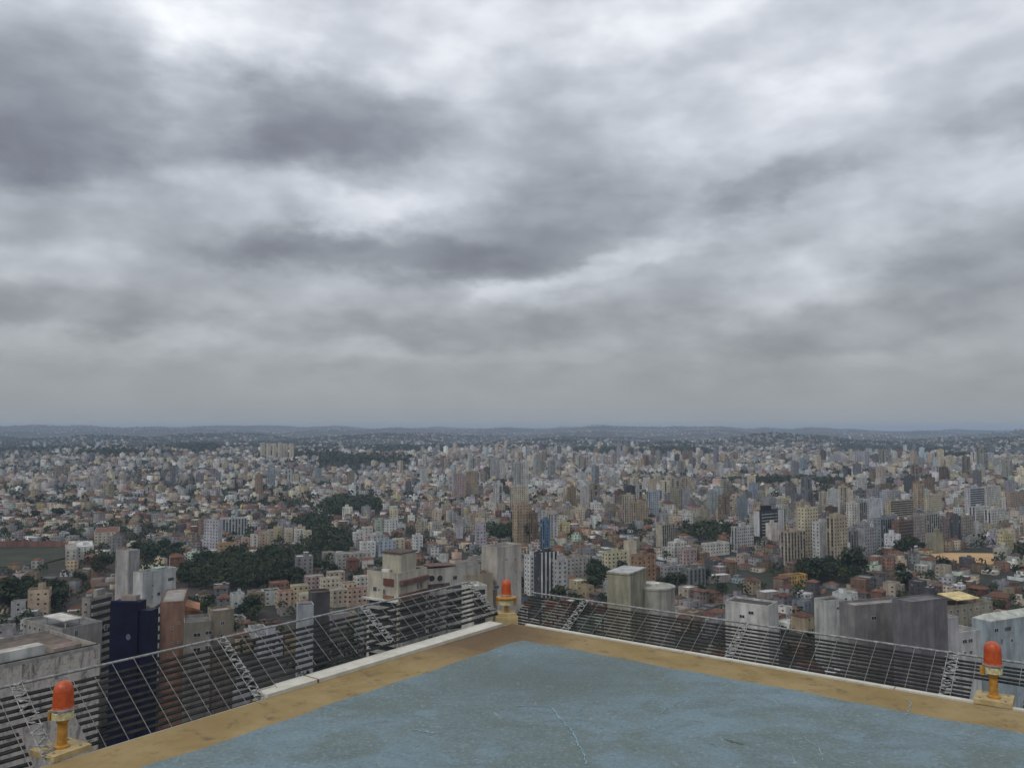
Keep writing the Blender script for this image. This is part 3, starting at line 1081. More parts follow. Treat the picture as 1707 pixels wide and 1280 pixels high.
def ex_gable(root, loc, zt, m_, dl, dr, s1, s2, c, FL, FR):
    # mono-pitch top with a dark glazed end
    mb_ = MB()
    a_, b_, c_, d_ = m_, m_ + dr * s2, m_ + dr * s2 + dl * s1, m_ + dl * s1
    mb_.add([(*a_, zt + .4), (*b_, zt - 1.6), (*c_, zt - 1.6), (*d_, zt + .4), (*a_, zt + 2.2), (*d_, zt + 2.2), (*b_, zt + .3), (*c_, zt + .3)],
            [(0, 1, 6, 4), (3, 5, 7, 2), (4, 6, 7, 5), (0, 4, 5, 3), (1, 2, 7, 6)], (.38, .19, .11))
    mb_.build('pitched_top', m_wall, root, origin=loc)


hero('salmon_annex', 'lower salmon wing with sloping top attached beside the salmon tower', 'lower salmon wing', 304, 307, 333, 1019, 312, (.30, .165, .105), 70, 'brown', 'B', 'B', 'building', parapet=0, tank=False, extra=ex_gable, yv=1045)
hero('apartment_building', 'olive-grey block with two dark slot windows under the salmon wing', 'slot-window block', 304, 307, 351, 1042, 292, (.24, .225, .19), 68, 'grey', 'B', [(4.2, 4.2, 'wide'), (8.0, 3.8, 'wide'), (4.2, 9.2, 'wide'), (8.0, 8.8, 'wide')], yv=1150, tank=False)
hero('apartment_building', 'brown-grey block with one small window right of the slot-window block', 'brown-grey block', 346, 356, 390, 1022, 330, (.25, .215, .17), 55, 'pale', [(2, 5, 'std')], [(3.5, 4.8, 'std'), (3.5, 9.6, 'std')], yv=1120, tank=False)
hero('small_block', 'pale blue-grey box building beside the charcoal block', 'pale blue-grey box', 494, 497, 523, 1012, 400, (.34, .36, .38), 70, 'dark', 'B', 'B', 'building', yv=1060, tank=False)
hero('small_block', 'charcoal grey block right of the pale blue-grey box', 'charcoal block', 514, 520, 550, 991, 415, (.085, .08, .085), 66, 'brown', 'B', 'B', 'building', yv=1060, tank=False)


# ---- centre: penthouse block, round-window block, concrete tower
def ex_pent(root, loc, zt, m_, dl, dr, s1, s2, c, FL, FR):
    boxpart(root, loc, m_, dl, dr, s1 * .02, s1 * .62, s2 * .12, s2 * .62, zt + .002, zt + 7.0, 'penthouse', (.43, .395, .31), (.10, .08, .07))
    boxpart(root, loc, m_, dl, dr, s1 * .00, s1 * .66, s2 * .09, s2 * .65, zt + 7.002, zt + 7.4, 'penthouse_roof', (.11, .085, .075))
    boxpart(root, loc, m_, dl, dr, s1 * .32, s1 * .55, .3, s2 * .1, zt + .002, zt + 1.3, 'skylight', (.6, .6, .55), (.66, .66, .62))
    # white cornice and planted ledge below the top flat
    mb_ = MB()
    FL.slab(mb_, -1.2, s1 + .4, zt - 9.6, zt - 9.0, .001, 1.6, (.52, .51, .47))
    mb_.build('cornice', m_wall, root, origin=loc)
    mb_ = MB()
    FR.slab(mb_, .4, s2 - .3, zt - 9.0, zt - 7.2, .001, 1.3, (.16, .075, .06))
    mb_.build('brick_parapet', m_wall, root, origin=loc)
    mb_ = MB()
    FR.slab(mb_, .8, s2 - .3, zt - 3.8, zt - 2.2, .001, 1.5, (.15, .09, .075))
    mb_.build('balcony_awning', m_wall, root, origin=loc)
    mb_ = MB()
    FR.slab(mb_, .4, s2 * .45, zt - 6.8, zt - 4.4, .001, .25, (.40, .36, .28))
    mb_.build('bay_panel', m_wall, root, origin=loc)
    mb_ = MB()
    FL.slab(mb_, s1 * .54, s1 * .86, zt - 4.2, zt - 1.7, .001, .35, (.17, .075, .062))
    mb_.build('awning', m_wall, root, origin=loc)
    mb_ = MB()
    FL.slab(mb_, s1 * .54, s1 * .86, zt - 8.9, zt - 7.6, .001, .5, (.22, .12, .07))
    mb_.build('planter', m_wall, root, origin=loc)
    for k in range(1, 8):
        z_ = zt - 9.6 - 3.1 * k
        mb_ = MB()
        FL.slab(mb_, 1.0, s1 - .6, z_ - .0, z_ + 1.1, .002, 1.0, (.33, .32, .30), 1)
        FL.slab(mb_, 1.2, s1 - .8, z_ + 1.1, z_ + 2.8, .001, .03, (.05, .05, .05), 0)
        mb_.build('balcony', [m_glass, m_wall], root, origin=loc)
        mb_ = MB()
        FR.slab(mb_, 1.0, s2 - .6, z_ - .0, z_ + 1.1, .002, 1.0, (.26, .25, .24), 1)
        FR.slab(mb_, 1.2, s2 - .8, z_ + 1.1, z_ + 2.8, .001, .03, (.05, .05, .05), 0)
        mb_.build('balcony', [m_glass, m_wall], root, origin=loc)


hero('penthouse_building', 'cream building with a boxy penthouse, red awning and white cornice', 'cream penthouse building', 612, 664, 712, 958, 300, (.44, .405, .33), 32, 'dark',
     [(3.8, 6.6, 'dark'), (5.7, 6.4, 'small'), (8.2, 7.5, 'tall')], [(11, 6.5, 'tall'), (13, 6.5, 'tall')], 'building', tank=False, parapet=.5, extra=ex_pent, yv=1100)


def ex_round(root, loc, zt, m_, dl, dr, s1, s2, c, FL, FR):
    boxpart(root, loc, m_, dl, dr, .5, s1 - .5, s2 * .06, s2 * .55, zt + .9, zt + 1.15, 'roof_sheet', (.17, .12, .11), (.15, .095, .085))
    boxpart(root, loc, m_, dl, dr, .5, s1 * .6, s2 * .62, s2 * .95, zt + .002, zt + 1.9, 'roof_room', (.34, .33, .31), (.2, .14, .12))
    for k in range(10):
        z_ = zt - 9.2 - 3.0 * k
        mb_ = MB()
        FR.slab(mb_, s2 * .36, s2 - .6, z_, z_ + 1.25, .002, 1.3, (.29, .285, .27), 1)
        FR.slab(mb_, s2 * .36, s2 - .6, z_ + 1.25, z_ + 2.7, .001, .03, (.05, .05, .05), 0)
        mb_.build('balcony', [m_glass, m_wall], root, origin=loc)
        for s_ in (1.5, 4.2):
            place_window('dark', root, loc, FR, s_, z_ + 1.2)
    mb_ = MB()
    FR.slab(mb_, .4, s2 * .42, zt - 7.4, zt - 5.4, .001, .06, (.10, .07, .065))
    mb_.build('recess_band', m_wall, root, origin=loc)


hero('round_window_building', 'grey plastered building with two round windows and banded balconies below', 'round-window building', 703, 712, 800, 950, 320, (.36, .345, .315), 62, 'rusty', 'B',
     [(1.9, 4.4, 'round'), (5.2, 4.6, 'round'), (11.5, 4.4, 'dark')], 'building', tank=False, parapet=.35, extra=ex_round, yv=1090)
hero('concrete_tower', 'tall blank stained concrete tower behind the corner lamp', 'blank concrete tower', 803, 829, 869, 915, 335, (.46, .42, .37), 40, 'grey', [(2, 22, 'small')], [(5.2, 5, 'small'), (5.9, 5, 'small'), (11.2, 5.6, 'small'), (11.2, 10.5, 'small'), (11.2, 15.6, 'small')], 'tower', yv=1000, parapet=.6, tank=False)
hero('brown_terrace_house', 'low house with rusty brown terrace roof at the foot of the concrete tower', 'rusty terrace house', 770, 776, 822, 962, 326, (.33, .29, .22), 64, 'rusty', 'B', [(13, 5.4, 'wide')], 'house', tank=False, yv=990)
hero('apartment_building', 'pale narrow tower of stacked balconies seen through the grille at the corner', 'pale narrow balcony tower', 782, 787, 812, 982, 270, (.46, .45, .40), 62, 'white', 'B', 'BAL', yv=1070, tank=False)

# ---- centre-right
hero('apartment_tower', 'white slim tower left of the striped black-and-white tower', 'slim white tower', 879, 883, 900, 928, 530, 'white', 62, 'grey', 'W', 'W', 'apartment tower', yv=990)


def ex_stripe(root, loc, zt, m_, dl, dr, s1, s2, c, FL, FR):
    for k in range(5):
        mb_ = MB()
        s_ = s2 * (.06 + .22 * k)
        FR.slab(mb_, s_, s_ + s2 * .07, loc[2] + 3, zt + 1.2, .001, .7, (.5, .5, .5))
        mb_.build('vertical_fin', m_wall, root, origin=loc)


hero('apartment_tower', 'black glazed tower with white vertical stripes', 'striped black-and-white tower', 897, 900, 930, 924, 520, (.06, .065, .07), 60, 'grey', 'W', 'V', 'apartment tower', extra=ex_stripe, yv=1000)
hero('apartment_tower', 'light grey tower right of the striped tower', 'light grey tower', 925, 929, 946, 936, 515, 'light grey', 60, 'dark', 'W', 'W', 'apartment tower', yv=1000)
hero('apartment_tower', 'pale grey windowed slab behind the striped tower', 'pale windowed slab', 940, 945, 984, 932, 640, (.36, .34, .31), 60, 'terracotta', 'W', 'W', 'apartment tower', yv=965)


def ex_olive(root, loc, zt, m_, dl, dr, s1, s2, c, FL, FR):
    boxpart(root, loc, m_, dl, dr, -.25, s1 + .25, -.25, s2 + .25, zt + .3, zt + 1.2, 'roof_rim', (.33, .31, .23), (.40, .40, .40))
    boxpart(root, loc, m_, dl, dr, -.3, .9, -.3, .9, loc[2] + 6, zt + .1, 'corner_pier', (.36, .34, .26))
    # lower round wing with a pale tank roof
    cx_, cy_ = (m_ + dr * (s2 + 6) - dl * 2).tolist()
    mb_ = MB()
    mb_.lathe([(10, loc[2]), (10, zt - 9.4), (10.3, zt - 9.3), (10.3, zt - 8.4)], 28, (cx_, cy_), (.33, .32, .28))
    mb_.build('round_wing', m_wall, root, origin=loc)
    mb_ = MB()
    mb_.lathe([(4.0, zt - 8.39), (4.0, zt - 7.4), (.4, zt - 6.9)], 24, (cx_ - 1, cy_ + 2), (.56, .54, .48))
    mb_.build('tank_roof', m_wall, root, origin=loc)


hero('olive_block', 'windowless olive-beige box building with pale roof and round lower wing', 'olive-beige box', 1012, 1050, 1077, 960, 400, (.29, .275, .20), 30, 'white', 'B', 'B', 'building', tank=False, parapet=0, extra=ex_olive, yv=1010)
hero('apartment_tower', 'pale yellow tower with columns of dark windows behind the olive box', 'pale yellow tower', 1010, 1013, 1046, 922, 720, (.52, .48, .32), 60, 'dark', 'W', 'W', 'apartment tower', win_='dark', yv=958)
hero('apartment_tower', 'cream blank-sided tower next to the pale yellow tower', 'cream blank tower', 1045, 1049, 1061, 904, 790, 'cream', 60, 'pale', 'B', 'B', 'apartment tower', yv=940)
hero('apartment_tower', 'orange-brown and tan tower right of the olive box', 'orange-brown tower', 1059, 1063, 1093, 928, 640, (.30, .19, .12), 60, 'grey', 'W', 'W', 'apartment tower', yv=985)
hero('apartment_tower', 'grey twin block with flat roof right of the orange-brown tower', 'grey twin block', 1108, 1112, 1142, 946, 660, 'grey', 60, 'pale', 'W', 'W', 'apartment tower', yv=978)
hero('apartment_tower', 'dark grey glazed block next to the grey twin block', 'dark glazed block', 1145, 1149, 1176, 950, 665, (.2, .21, .21), 60, 'pale', 'W', 'V', 'apartment tower', yv=978)
hero('apartment_tower', 'olive and white ribbed tower standing alone above low roofs', 'olive ribbed tower', 1093, 1104, 1125, 876, 960, (.37, .34, .27), 45, 'brown', 'B', 'V', 'apartment tower', yv=915)
hero('stepped_block', 'white stepped block with saw-tooth roofline', 'white stepped block', 1119, 1124, 1145, 906, 800, 'off-white', 55, 'white', 'W', 'W', 'apartment building', yv=935)
hero('stepped_block', 'lower white and pink step of the saw-tooth block', 'lower pink step', 1140, 1144, 1162, 918, 790, 'pink', 55, 'white', 'W', 'W', 'apartment building', yv=940)
hero('long_school', 'long low white building amid trees above the orange roofs', 'long low white building', 1175, 1179, 1216, 908, 860, 'off-white', 60, 'pale', 'W', 'W', 'building', yv=925, tank=False)
hero('apartment_tower', 'white gridded tower left of the black-glazed office', 'white gridded tower', 1226, 1229, 1256, 880, 930, 'light grey', 58, 'grey', 'V', 'W', 'apartment tower', bay=2.6, yv=918)


def ex_office(root, loc, zt, m_, dl, dr, s1, s2, c, FL, FR):
    for k in range(9):
        mb_ = MB()
        FR.slab(mb_, s2 * .06, s2 * .66, zt - 3.4 - 3.3 * k, zt - 2.8 - 3.3 * k, .06, .5, (.5, .52, .52))
        mb_.build('floor_band', m_wall, root, origin=loc)
    boxpart(root, loc, m_, dl, dr, 2, 8, s2 * .25, s2 * .5, zt + .002, zt + 5.5, 'rooftop_plant', (.02, .02, .02))
    mb_ = MB(); FR.slab(mb_, s2 * .70, s2 * .94, loc[2] + 5, zt + 1, .001, .6, (.5, .5, .49)); mb_.build('white_pier', m_wall, root, origin=loc)
    boxpart(root, loc, m_, dl, dr, s1 * .1, s1, -.5, -.02, loc[2] + 5, zt + .6, 'side_pier', (.48, .48, .47))


hero('office_tower', 'black-glazed office tower with white floor bands and a black rooftop plant', 'black-glazed office', 1258, 1267, 1309, 853, 1010, (.05, .055, .06), 55, 'dark', 'B', 'B', 'office tower', tank=False, extra=ex_office, yv=897)
# ---- right cluster
for L_, M_, R_, yt_, d_, col_, fl_, fr_, lab, sh, yv_ in (
        (1309, 1313, 1343, 888, 830, (.44, .37, .28), 'V', 'V', 'tan tower with a darker vertical recess above the big dark trees', 'tan recessed tower', 940),
        (1338, 1341, 1363, 848, 850, (.50, .45, .32), 'W', 'W', 'tall cream tower with a brown central stripe', 'tall cream tower', 930),
        (1362, 1366, 1388, 872, 835, (.52, .52, .51), 'W', 'B', 'white tower with one blank side right of the tall cream tower', 'white blank-sided tower', 935),
        (1386, 1390, 1412, 864, 862, (.39, .33, .24), 'V', 'W', 'beige tower with ribbed front above the dark trees', 'beige ribbed tower', 940),
        (1410, 1414, 1440, 886, 900, (.26, .25, .24), 'W', 'V', 'grey broad block between beige and lavender towers', 'grey broad block', 925),
        (1438, 1441, 1461, 882, 905, (.30, .295, .31), 'B', 'W', 'lavender-grey tower with blank flank', 'lavender-grey tower', 925),
        (1417, 1420, 1432, 840, 1120, (.55, .53, .47), 'W', 'W', 'slender off-white tower with dark window column', 'slender off-white tower', 885),
        (1431, 1433, 1446, 838, 1130, (.30, .29, .27), 'W', 'V', 'dark banded tower beside the slender off-white one', 'dark banded tower', 880),
        (1445, 1449, 1471, 833, 1090, (.48, .48, .50), 'W', 'B', 'white tower with bright blank gable wall', 'white gable tower', 880),
        (1464, 1468, 1494, 866, 960, (.22, .25, .27), 'W', 'V', 'blue-grey glazed tower in the right cluster', 'blue-grey glazed tower', 910),
        (1480, 1484, 1523, 836, 1010, (.42, .37, .25), 'W', 'BAND', 'broad cream office with horizontal bands and rounded front', 'broad banded office', 868),
        (1494, 1498, 1522, 870, 940, (.19, .115, .09), 'W', 'BAND', 'dark red-brown tower with ribbon balconies', 'red-brown tower', 912),
        (1520, 1524, 1542, 862, 950, (.30, .26, .24), 'W', 'W', 'mauve-brown tower next to the red-brown one', 'mauve-brown tower', 910),
        (1541, 1545, 1566, 858, 960, (.33, .33, .30), 'W', 'V', 'grey-green ribbed tower right of the mauve-brown one', 'grey-green tower', 908),
        (1564, 1567, 1586, 866, 985, (.25, .20, .18), 'W', 'W', 'brown small tower between grey-green and charcoal towers', 'small brown tower', 905),
        (1585, 1596, 1602, 862, 970, (.10, .11, .12), 'W', 'V', 'charcoal tower left of the taupe slab', 'charcoal tower', 905),
        (1598, 1602, 1623, 862, 968, (.31, .28, .24), 'B', 'W', 'taupe slab tower with plain front', 'taupe slab', 903),
        (1613, 1617, 1641, 815, 1120, (.45, .445, .47), 'W', 'BAND', 'tall white tower with balconies at right of the cluster', 'tall white balcony tower', 870),
        (1640, 1644, 1668, 812, 1110, (.50, .48, .43), 'W', 'W', 'tall pale tower with a blank stair strip at the right edge', 'tall pale tower', 860),
        (1622, 1626, 1650, 846, 1000, (.52, .51, .49), 'V', 'W', 'white stepped apartment tower, left member of the stepped trio', 'left stepped tower', 888),
        (1648, 1652, 1674, 850, 990, (.50, .49, .46), 'V', 'W', 'white apartment tower with square openings, middle of the stepped trio', 'middle stepped tower', 890),
        (1672, 1676, 1700, 868, 985, (.50, .50, .46), 'V', 'W', 'lowest white tower of the stepped trio', 'lowest stepped tower', 890),
        (1544, 1548, 1570, 826, 1200, (.50, .45, .33), 'W', 'W', 'pale yellow tower behind the mauve-brown tower', 'rear pale yellow tower', 860),
        (1680, 1684, 1715, 822, 1200, (.36, .27, .21), 'W', 'W', 'brown tower block cut by the frame at the right', 'brown edge block', 850)):
    hero('apartment_tower', lab, sh, L_, M_, R_, yt_, d_, col_, 58, random.choice(['grey', 'pale', 'dark', 'brown']), fl_, fr_, 'apartment tower', yv=yv_)

# ---- lower right
hero('white_wall_building', 'white plastered building with a blank wall and two dark slots beyond the grille', 'white slot-wall building', 1209, 1281, 1297, 1013, 360, (.50, .49, .46), 36, 'dark', [(7.5, 5.6, 'wide'), (11.5, 3.6, 'wide')], 'B', 'building', tank=False, yv=1050)
hero('grey_block', 'large plain grey building with a single dark slot window', 'plain grey building', 1420, 1425, 1520, 1013, 306, (.215, .205, .20), 70, 'pale', 'B', [(8.5, 4.8, 'wide')], 'building', tank=False, yv=1090)
hero('charcoal_block', 'windowless charcoal-purple building beside the plain grey one', 'charcoal-purple building', 1515, 1519, 1579, 1005, 290, (.155, .145, .155), 66, 'grey', 'B', 'B', 'building', tank=False, parapet=.4, yv=1110)
hero('white_narrow_block', 'narrow pale grey building right of the charcoal-purple one', 'narrow pale building', 1575, 1579, 1598, 1034, 300, (.42, .41, .42), 66, 'pale', 'B', 'B', 'building', tank=False, yv=1110)
hero('white_flat_house', 'low white house with a flat eave and a row of windows', 'flat-eaved white house', 1594, 1598, 1634, 1058, 305, (.45, .45, .44), 66, 'pale', 'B', [(3, 3.2, 'wide'), (6, 3.2, 'wide'), (3, 7.4, 'std'), (6, 7.4, 'std')], 'house', tank=False, yv=1110)


def ex_yellow(root, loc, zt, m_, dl, dr, s1, s2, c, FL, FR):
    a_ = m_ + dl * s1 * .02 + dr * s2 * .1
    mb_ = MB()
    pts = []
    for (u_, v_, z_) in ((-.8, 2.2, 3.0), (-.8, 15.5, 3.0), (9.5, 16.5, 3.9), (9.5, 3.2, 3.9)):
        p_ = a_ + dl * u_ + dr * v_
        pts.append((float(p_[0]), float(p_[1]), zt + z_))
    pts += [(x, y, z - .25) for x, y, z in pts]
    mb_.add(pts, [(0, 1, 2, 3), (7, 6, 5, 4)] + [(i, i + 4, (i + 1) % 4 + 4, (i + 1) % 4) for i in range(4)], (.62, .50, .25))
    mb_.build('yellow_canopy', m_wall, root, origin=loc)
    for u_, v_ in ((.3, 3.0), (s1 * .8, 4.0), (.3, 14.0), (s1 * .8, 14.5)):
        boxpart(root, loc, a_, dl, dr, u_, u_ + .25, v_, v_ + .25, zt + .002, zt + 3.2, 'canopy_post', (.2, .18, .14))


hero('yellow_canopy_house', 'olive house with a bright yellow sheet canopy on its roof terrace', 'yellow-canopied house', 1575, 1580, 1655, 1014, 345, (.27, .25, .19), 66, 'brown', 'W', 'W', 'house', tank=False, extra=ex_yellow, yv=1040)


def ex_blue(root, loc, zt, m_, dl, dr, s1, s2, c, FL, FR):
    mb_ = MB()
    A, B, D_, E_ = m_, m_ + dr * s2, m_ + dr * s2 + dl * s1, m_ + dl * s1
    ri0, ri1 = (A + E_) / 2 + dr * 2, (B + D_) / 2 - dr * 2
    v = [(*A, zt + .95), (*B, zt + .95), (*D_, zt + .95), (*E_, zt + .95), (*ri0, zt + 3.0), (*ri1, zt + 3.0)]
    v = [(float(a_), float(b_), float(c_)) for a_, b_, c_ in v]
    mb_.add(v, [(0, 1, 5, 4), (2, 3, 4, 5), (3, 0, 4), (1, 2, 5)], (.42, .43, .38))
    mb_.build('hipped_roof', m_wall, root, origin=loc)


hero('pale_blue_house', 'pale blue-grey house with hipped sheet roof behind the lamp', 'pale blue house', 1640, 1652, 1740, 1040, 325, (.32, .37, .39), 64, 'pale', 'B', [(3, 3.2, 'wide'), (9, 3.4, 'dark'), (10.8, 3.4, 'dark'), (6, 8, 'tall'), (12, 8, 'std'), (3, 8.4, 'small')], 'house', tank=False, extra=ex_blue, yv=1100)
hero('small_house', 'pale green-white house with blank gable left of the plain grey building', 'pale gable house', 1372, 1377, 1409, 1004, 420, (.42, .43, .40), 66, 'dark', 'B', [(8, 4, 'wide')], 'house', tank=False, yv=1035)
hero('yellow_house', 'bright ochre-yellow house with arched openings under the dark trees', 'ochre-yellow house', 1307, 1311, 1346, 962, 600, (.52, .33, .10), 62, 'brown', 'W', 'W', 'house', tank=False, win_='tall', bay=2.6, yv=978)
hero('white_shed', 'long white flat roof shed above the white slot-wall building', 'long white shed', 1178, 1182, 1218, 961, 690, (.30, .27, .25), 66, 'white', 'W', 'B', 'shed', tank=False, parapet=.3, yv=970)
hero('white_shed', 'white roofed shed by the trees left of the ochre-yellow house', 'small white shed', 1270, 1274, 1300, 988, 520, (.33, .30, .27), 66, 'white', 'B', 'B', 'shed', tank=False, parapet=.3, yv=996)

# ---- left half, farther
hero('apartment_tower', 'lavender-grey slab tower with a dark glazed side, above red roofs', 'lavender slab tower', 340, 364, 371, 868, 1000, (.42, .42, .44), 22, 'grey', 'W', 'B', 'apartment tower', yv=918)
hero('apartment_tower', 'brick-brown block left of the lavender slab tower', 'brick-brown block', 331, 334, 346, 866, 1060, (.28, .19, .15), 60, 'grey', 'W', 'W', 'apartment tower', yv=890)
hero('apartment_building', 'broad pale grey block right of the lavender slab tower', 'broad pale grey block', 367, 371, 412, 866, 1040, (.43, .45, .45), 62, 'pale', 'W', 'V', 'apartment building', yv=892)
for k, (L_, R_, yt_, d_, col_) in enumerate(((402, 416, 898, 900, 'peach'), (417, 430, 893, 905, 'off-white'), (431, 444, 890, 900, 'peach'), (445, 458, 885, 930, 'beige'), (456, 470, 880, 950, 'yellow'), (474, 488, 882, 960, 'cream'), (490, 506, 884, 955, 'off-white'), (506, 520, 886, 950, 'cream'))):
    hero('apartment_block', f'{WALLS and col_} five-storey block, {ORD[k]} from the left in the row above the wood', 'peach block row', L_, L_ + 4, R_, yt_, d_, col_, 58, 'pale', 'W', 'W', 'apartment block', tank=False, yv=yt_ + 22, group='blocks in a row above the wood')
hero('apartment_block', 'ochre three-storey house at the edge of the wood below the lavender slab', 'ochre house', 362, 366, 394, 908, 880, (.42, .30, .17), 60, 'terracotta', 'W', 'W', 'apartment block', tank=False, yv=925)
for k, (L_, M_, R_, yt_, d_, col_, nm) in enumerate((
        (448, 453, 482, 973, 640, 'brick red', 'red'), (460, 464, 492, 988, 610, 'peach', 'peach'), (484, 488, 515, 978, 640, 'yellow', 'yellow'),
        (498, 502, 530, 992, 600, 'cream', 'pale yellow'), (508, 512, 540, 962, 690, 'pink', 'pink'), (533, 537, 566, 966, 680, 'cream', 'cream'),
        (550, 554, 580, 985, 620, 'beige', 'pale beige'), (568, 572, 596, 974, 655, 'cream', 'pale cream'), (575, 579, 612, 984, 620, 'peach', 'tan-peach'),
        (590, 594, 622, 963, 690, 'off-white', 'off-white'), (545, 549, 575, 955, 720, 'beige', 'rear beige'))):
    hero('apartment_block', f'{nm} housing block, {ORD[k]} from the left in the estate below the wood', 'peach housing estate', L_, M_, R_, yt_, d_, col_, 62, random.choice(['pale', 'terracotta', 'pale']), 'W', 'W', 'apartment block', tank=False, parapet=.5, yv=yt_ + 25,
         group='walk-up blocks of the housing estate below the wood', bay=2.8)
for k, (L_, M_, R_, yt_, d_, col_, lab) in enumerate((
        (588, 592, 606, 889, 880, 'white', 'white'), (603, 607, 622, 880, 900, 'off-white', 'off-white'), (618, 622, 640, 893, 870, 'light grey', 'light grey'),
        (640, 644, 664, 868, 930, 'white', 'tallest white'), (624, 628, 642, 868, 935, 'pale green', 'pale green'), (600, 604, 626, 905, 850, 'white', 'lower white'),
        (628, 632, 660, 903, 850, 'pale blue', 'pale blue'), (655, 659, 675, 900, 860, 'cream', 'cream'), (688, 692, 705, 894, 870, 'white', 'white glass-fronted'))):
    hero('apartment_block', f'{lab} block in the white hillside estate right of the wood', 'white hillside estate', L_, M_, R_, yt_, d_, col_, 60, random.choice(['pale', 'terracotta', 'white']), 'W', 'W', 'apartment block', tank=k % 2 == 0, yv=yt_ + 22, group='blocks of the white hillside estate')
hero('long_hall', 'long pale concrete hall at the right edge of the wood', 'long concrete hall', 558, 563, 618, 925, 760, (.34, .33, .30), 66, 'pale', 'W', 'W', 'building', tank=False, yv=945)
hero('school', 'long cream school with red tiled roof near the round trees', 'red-roofed school', 153, 157, 198, 888, 1000, (.50, .46, .38), 66, 'terracotta', 'W', 'W', 'school', tank=False, parapet=.2, yv=905)
hero('white_block', 'white flat-roofed building right of the walled sports ground', 'white building by sports ground', 105, 109, 128, 918, 820, (.48, .46, .40), 62, 'pale', 'W', 'W', 'building', tank=False, yv=940)
hero('white_block', 'low white annex with rooftop shed beside the sports ground building', 'low white annex', 124, 128, 156, 913, 850, (.55, .54, .50), 62, 'white', 'W', 'W', 'building', tank=True, yv=930)
# ---- tall landmarks in the middle distance
for L_, M_, R_, yt_, d_, col_, lab, sh, yv_ in (
        (857, 860, 869, 772, 1650, 'light grey', 'left of the twin tall pale towers in the middle distance', 'left twin tower', 840),
        (869, 872, 881, 770, 1660, 'off-white', 'right of the twin tall pale towers in the middle distance', 'right twin tower', 840),
        (852, 855, 880, 812, 1350, 'cream', 'cream tower standing before the twin tall towers', 'cream tower before twins', 850),
        (857, 861, 886, 842, 1060, 'tan', 'tall tan tower with horizontal bands right of the wood-topped street', 'tall tan banded tower', 905),
        (884, 888, 896, 856, 1050, 'brown', 'dark brown slim tower attached to the tall tan one', 'slim dark brown tower', 905),
        (906, 908, 917, 868, 1000, 'blue', 'tower with a bright blue painted front', 'blue-fronted tower', 920),
        (919, 922, 930, 857, 1010, 'light grey', 'grey tower right of the blue-fronted tower', 'grey neighbour tower', 905),
        (756, 760, 775, 790, 1500, 'pink', 'pinkish tower left of the beige pair', 'pinkish tower', 830),
        (776, 780, 797, 787, 1520, 'tan', 'beige paired tower in the middle distance', 'beige paired tower', 828),
        (818, 821, 832, 764, 2000, 'light grey', 'tall pale grey tower on the rise left of the twins', 'tall pale grey tower', 800),
        (831, 834, 842, 768, 2050, 'off-white', 'tall off-white tower next to the pale grey one', 'tall off-white tower', 800),
        (284, 287, 293, 778, 2250, 'dark grey', 'dark slim tower among white blocks at left', 'dark slim tower', 808),
        (1040, 1044, 1058, 826, 1350, 'beige', 'beige tower left of the blue-grey one', 'mid beige tower', 870),
        (1055, 1059, 1080, 838, 1280, 'tan', 'tan tower with ribbed facade in front of the beige one', 'ribbed tan tower', 875),
        (1080, 1084, 1098, 820, 1420, 'pale blue', 'blue-grey slim tower right of the ribbed tan one', 'blue-grey slim tower', 860),
        (1196, 1199, 1206, 772, 2400, 'white', 'slender white tower standing alone in the far middle', 'lone slender white tower', 796)):
    hero('apartment_tower', lab, sh, L_, M_, R_, yt_, d_, col_, 58, 'grey', 'V' if 'band' not in lab else 'W', 'W', 'apartment tower', yv=yv_)
for k, (L_, R_, yt_, d_) in enumerate(((434, 442, 741, 3600), (444, 452, 739, 3620), (454, 461, 740, 3640), (463, 471, 738, 3600), (472, 480, 740, 3630), (482, 490, 739, 3610))):
    hero('apartment_tower', f'cream far tower, {ORD[k]} from the left in the lone cluster on the left skyline', 'cream cluster', L_, L_ + 3, R_, yt_, d_, 'cream', 58, 'pale', 'W', 'W', 'apartment tower', tank=False, yv=758, group='cream towers of the lone far cluster')


# ------------------------------------------------------------------ open grounds
def draped(name, pts_px, z_off, mat, label=None, cat=None, kind='structure'):
    P_ = []
    for px, py in pts_px:
        p_ = ground_at(px, py, 14.0)
        for _ in range(6):
            p_ = ground_at(px, py, float(ter(p_[0], p_[1])) + z_off)
        P_.append(tuple(float(v) for v in p_))
    mb_ = MB()
    zf = max(p_[2] for p_ in P_)
    mb_.add([(x, y, zf) for x, y, _ in P_] + [(x, y, zf - 9) for x, y, _ in P_], [tuple(range(len(P_)))] + [(i, i + len(P_), (i + 1) % len(P_) + len(P_), (i + 1) % len(P_)) for i in range(len(P_))])
    o = mb_.build(name, mat)
    o['kind'] = kind
    return o, [(x, y, zf) for x, y, _ in P_]


m_sand = plain('tan_bare_earth', (.46, .30, .15), .95, .12, .06)
m_pitch = plain('worn_grass', (.038, .043, .028), .95, .3, .03)
sand, sp_ = draped('sports_field', [(1548, 921), (1662, 924), (1668, 949), (1628, 943), (1566, 933)], .6, m_sand)
pitch_, pp_ = draped('grass_field', [(-30, 915), (104, 914), (110, 930), (60, 943), (-30, 946)], .4, m_pitch)
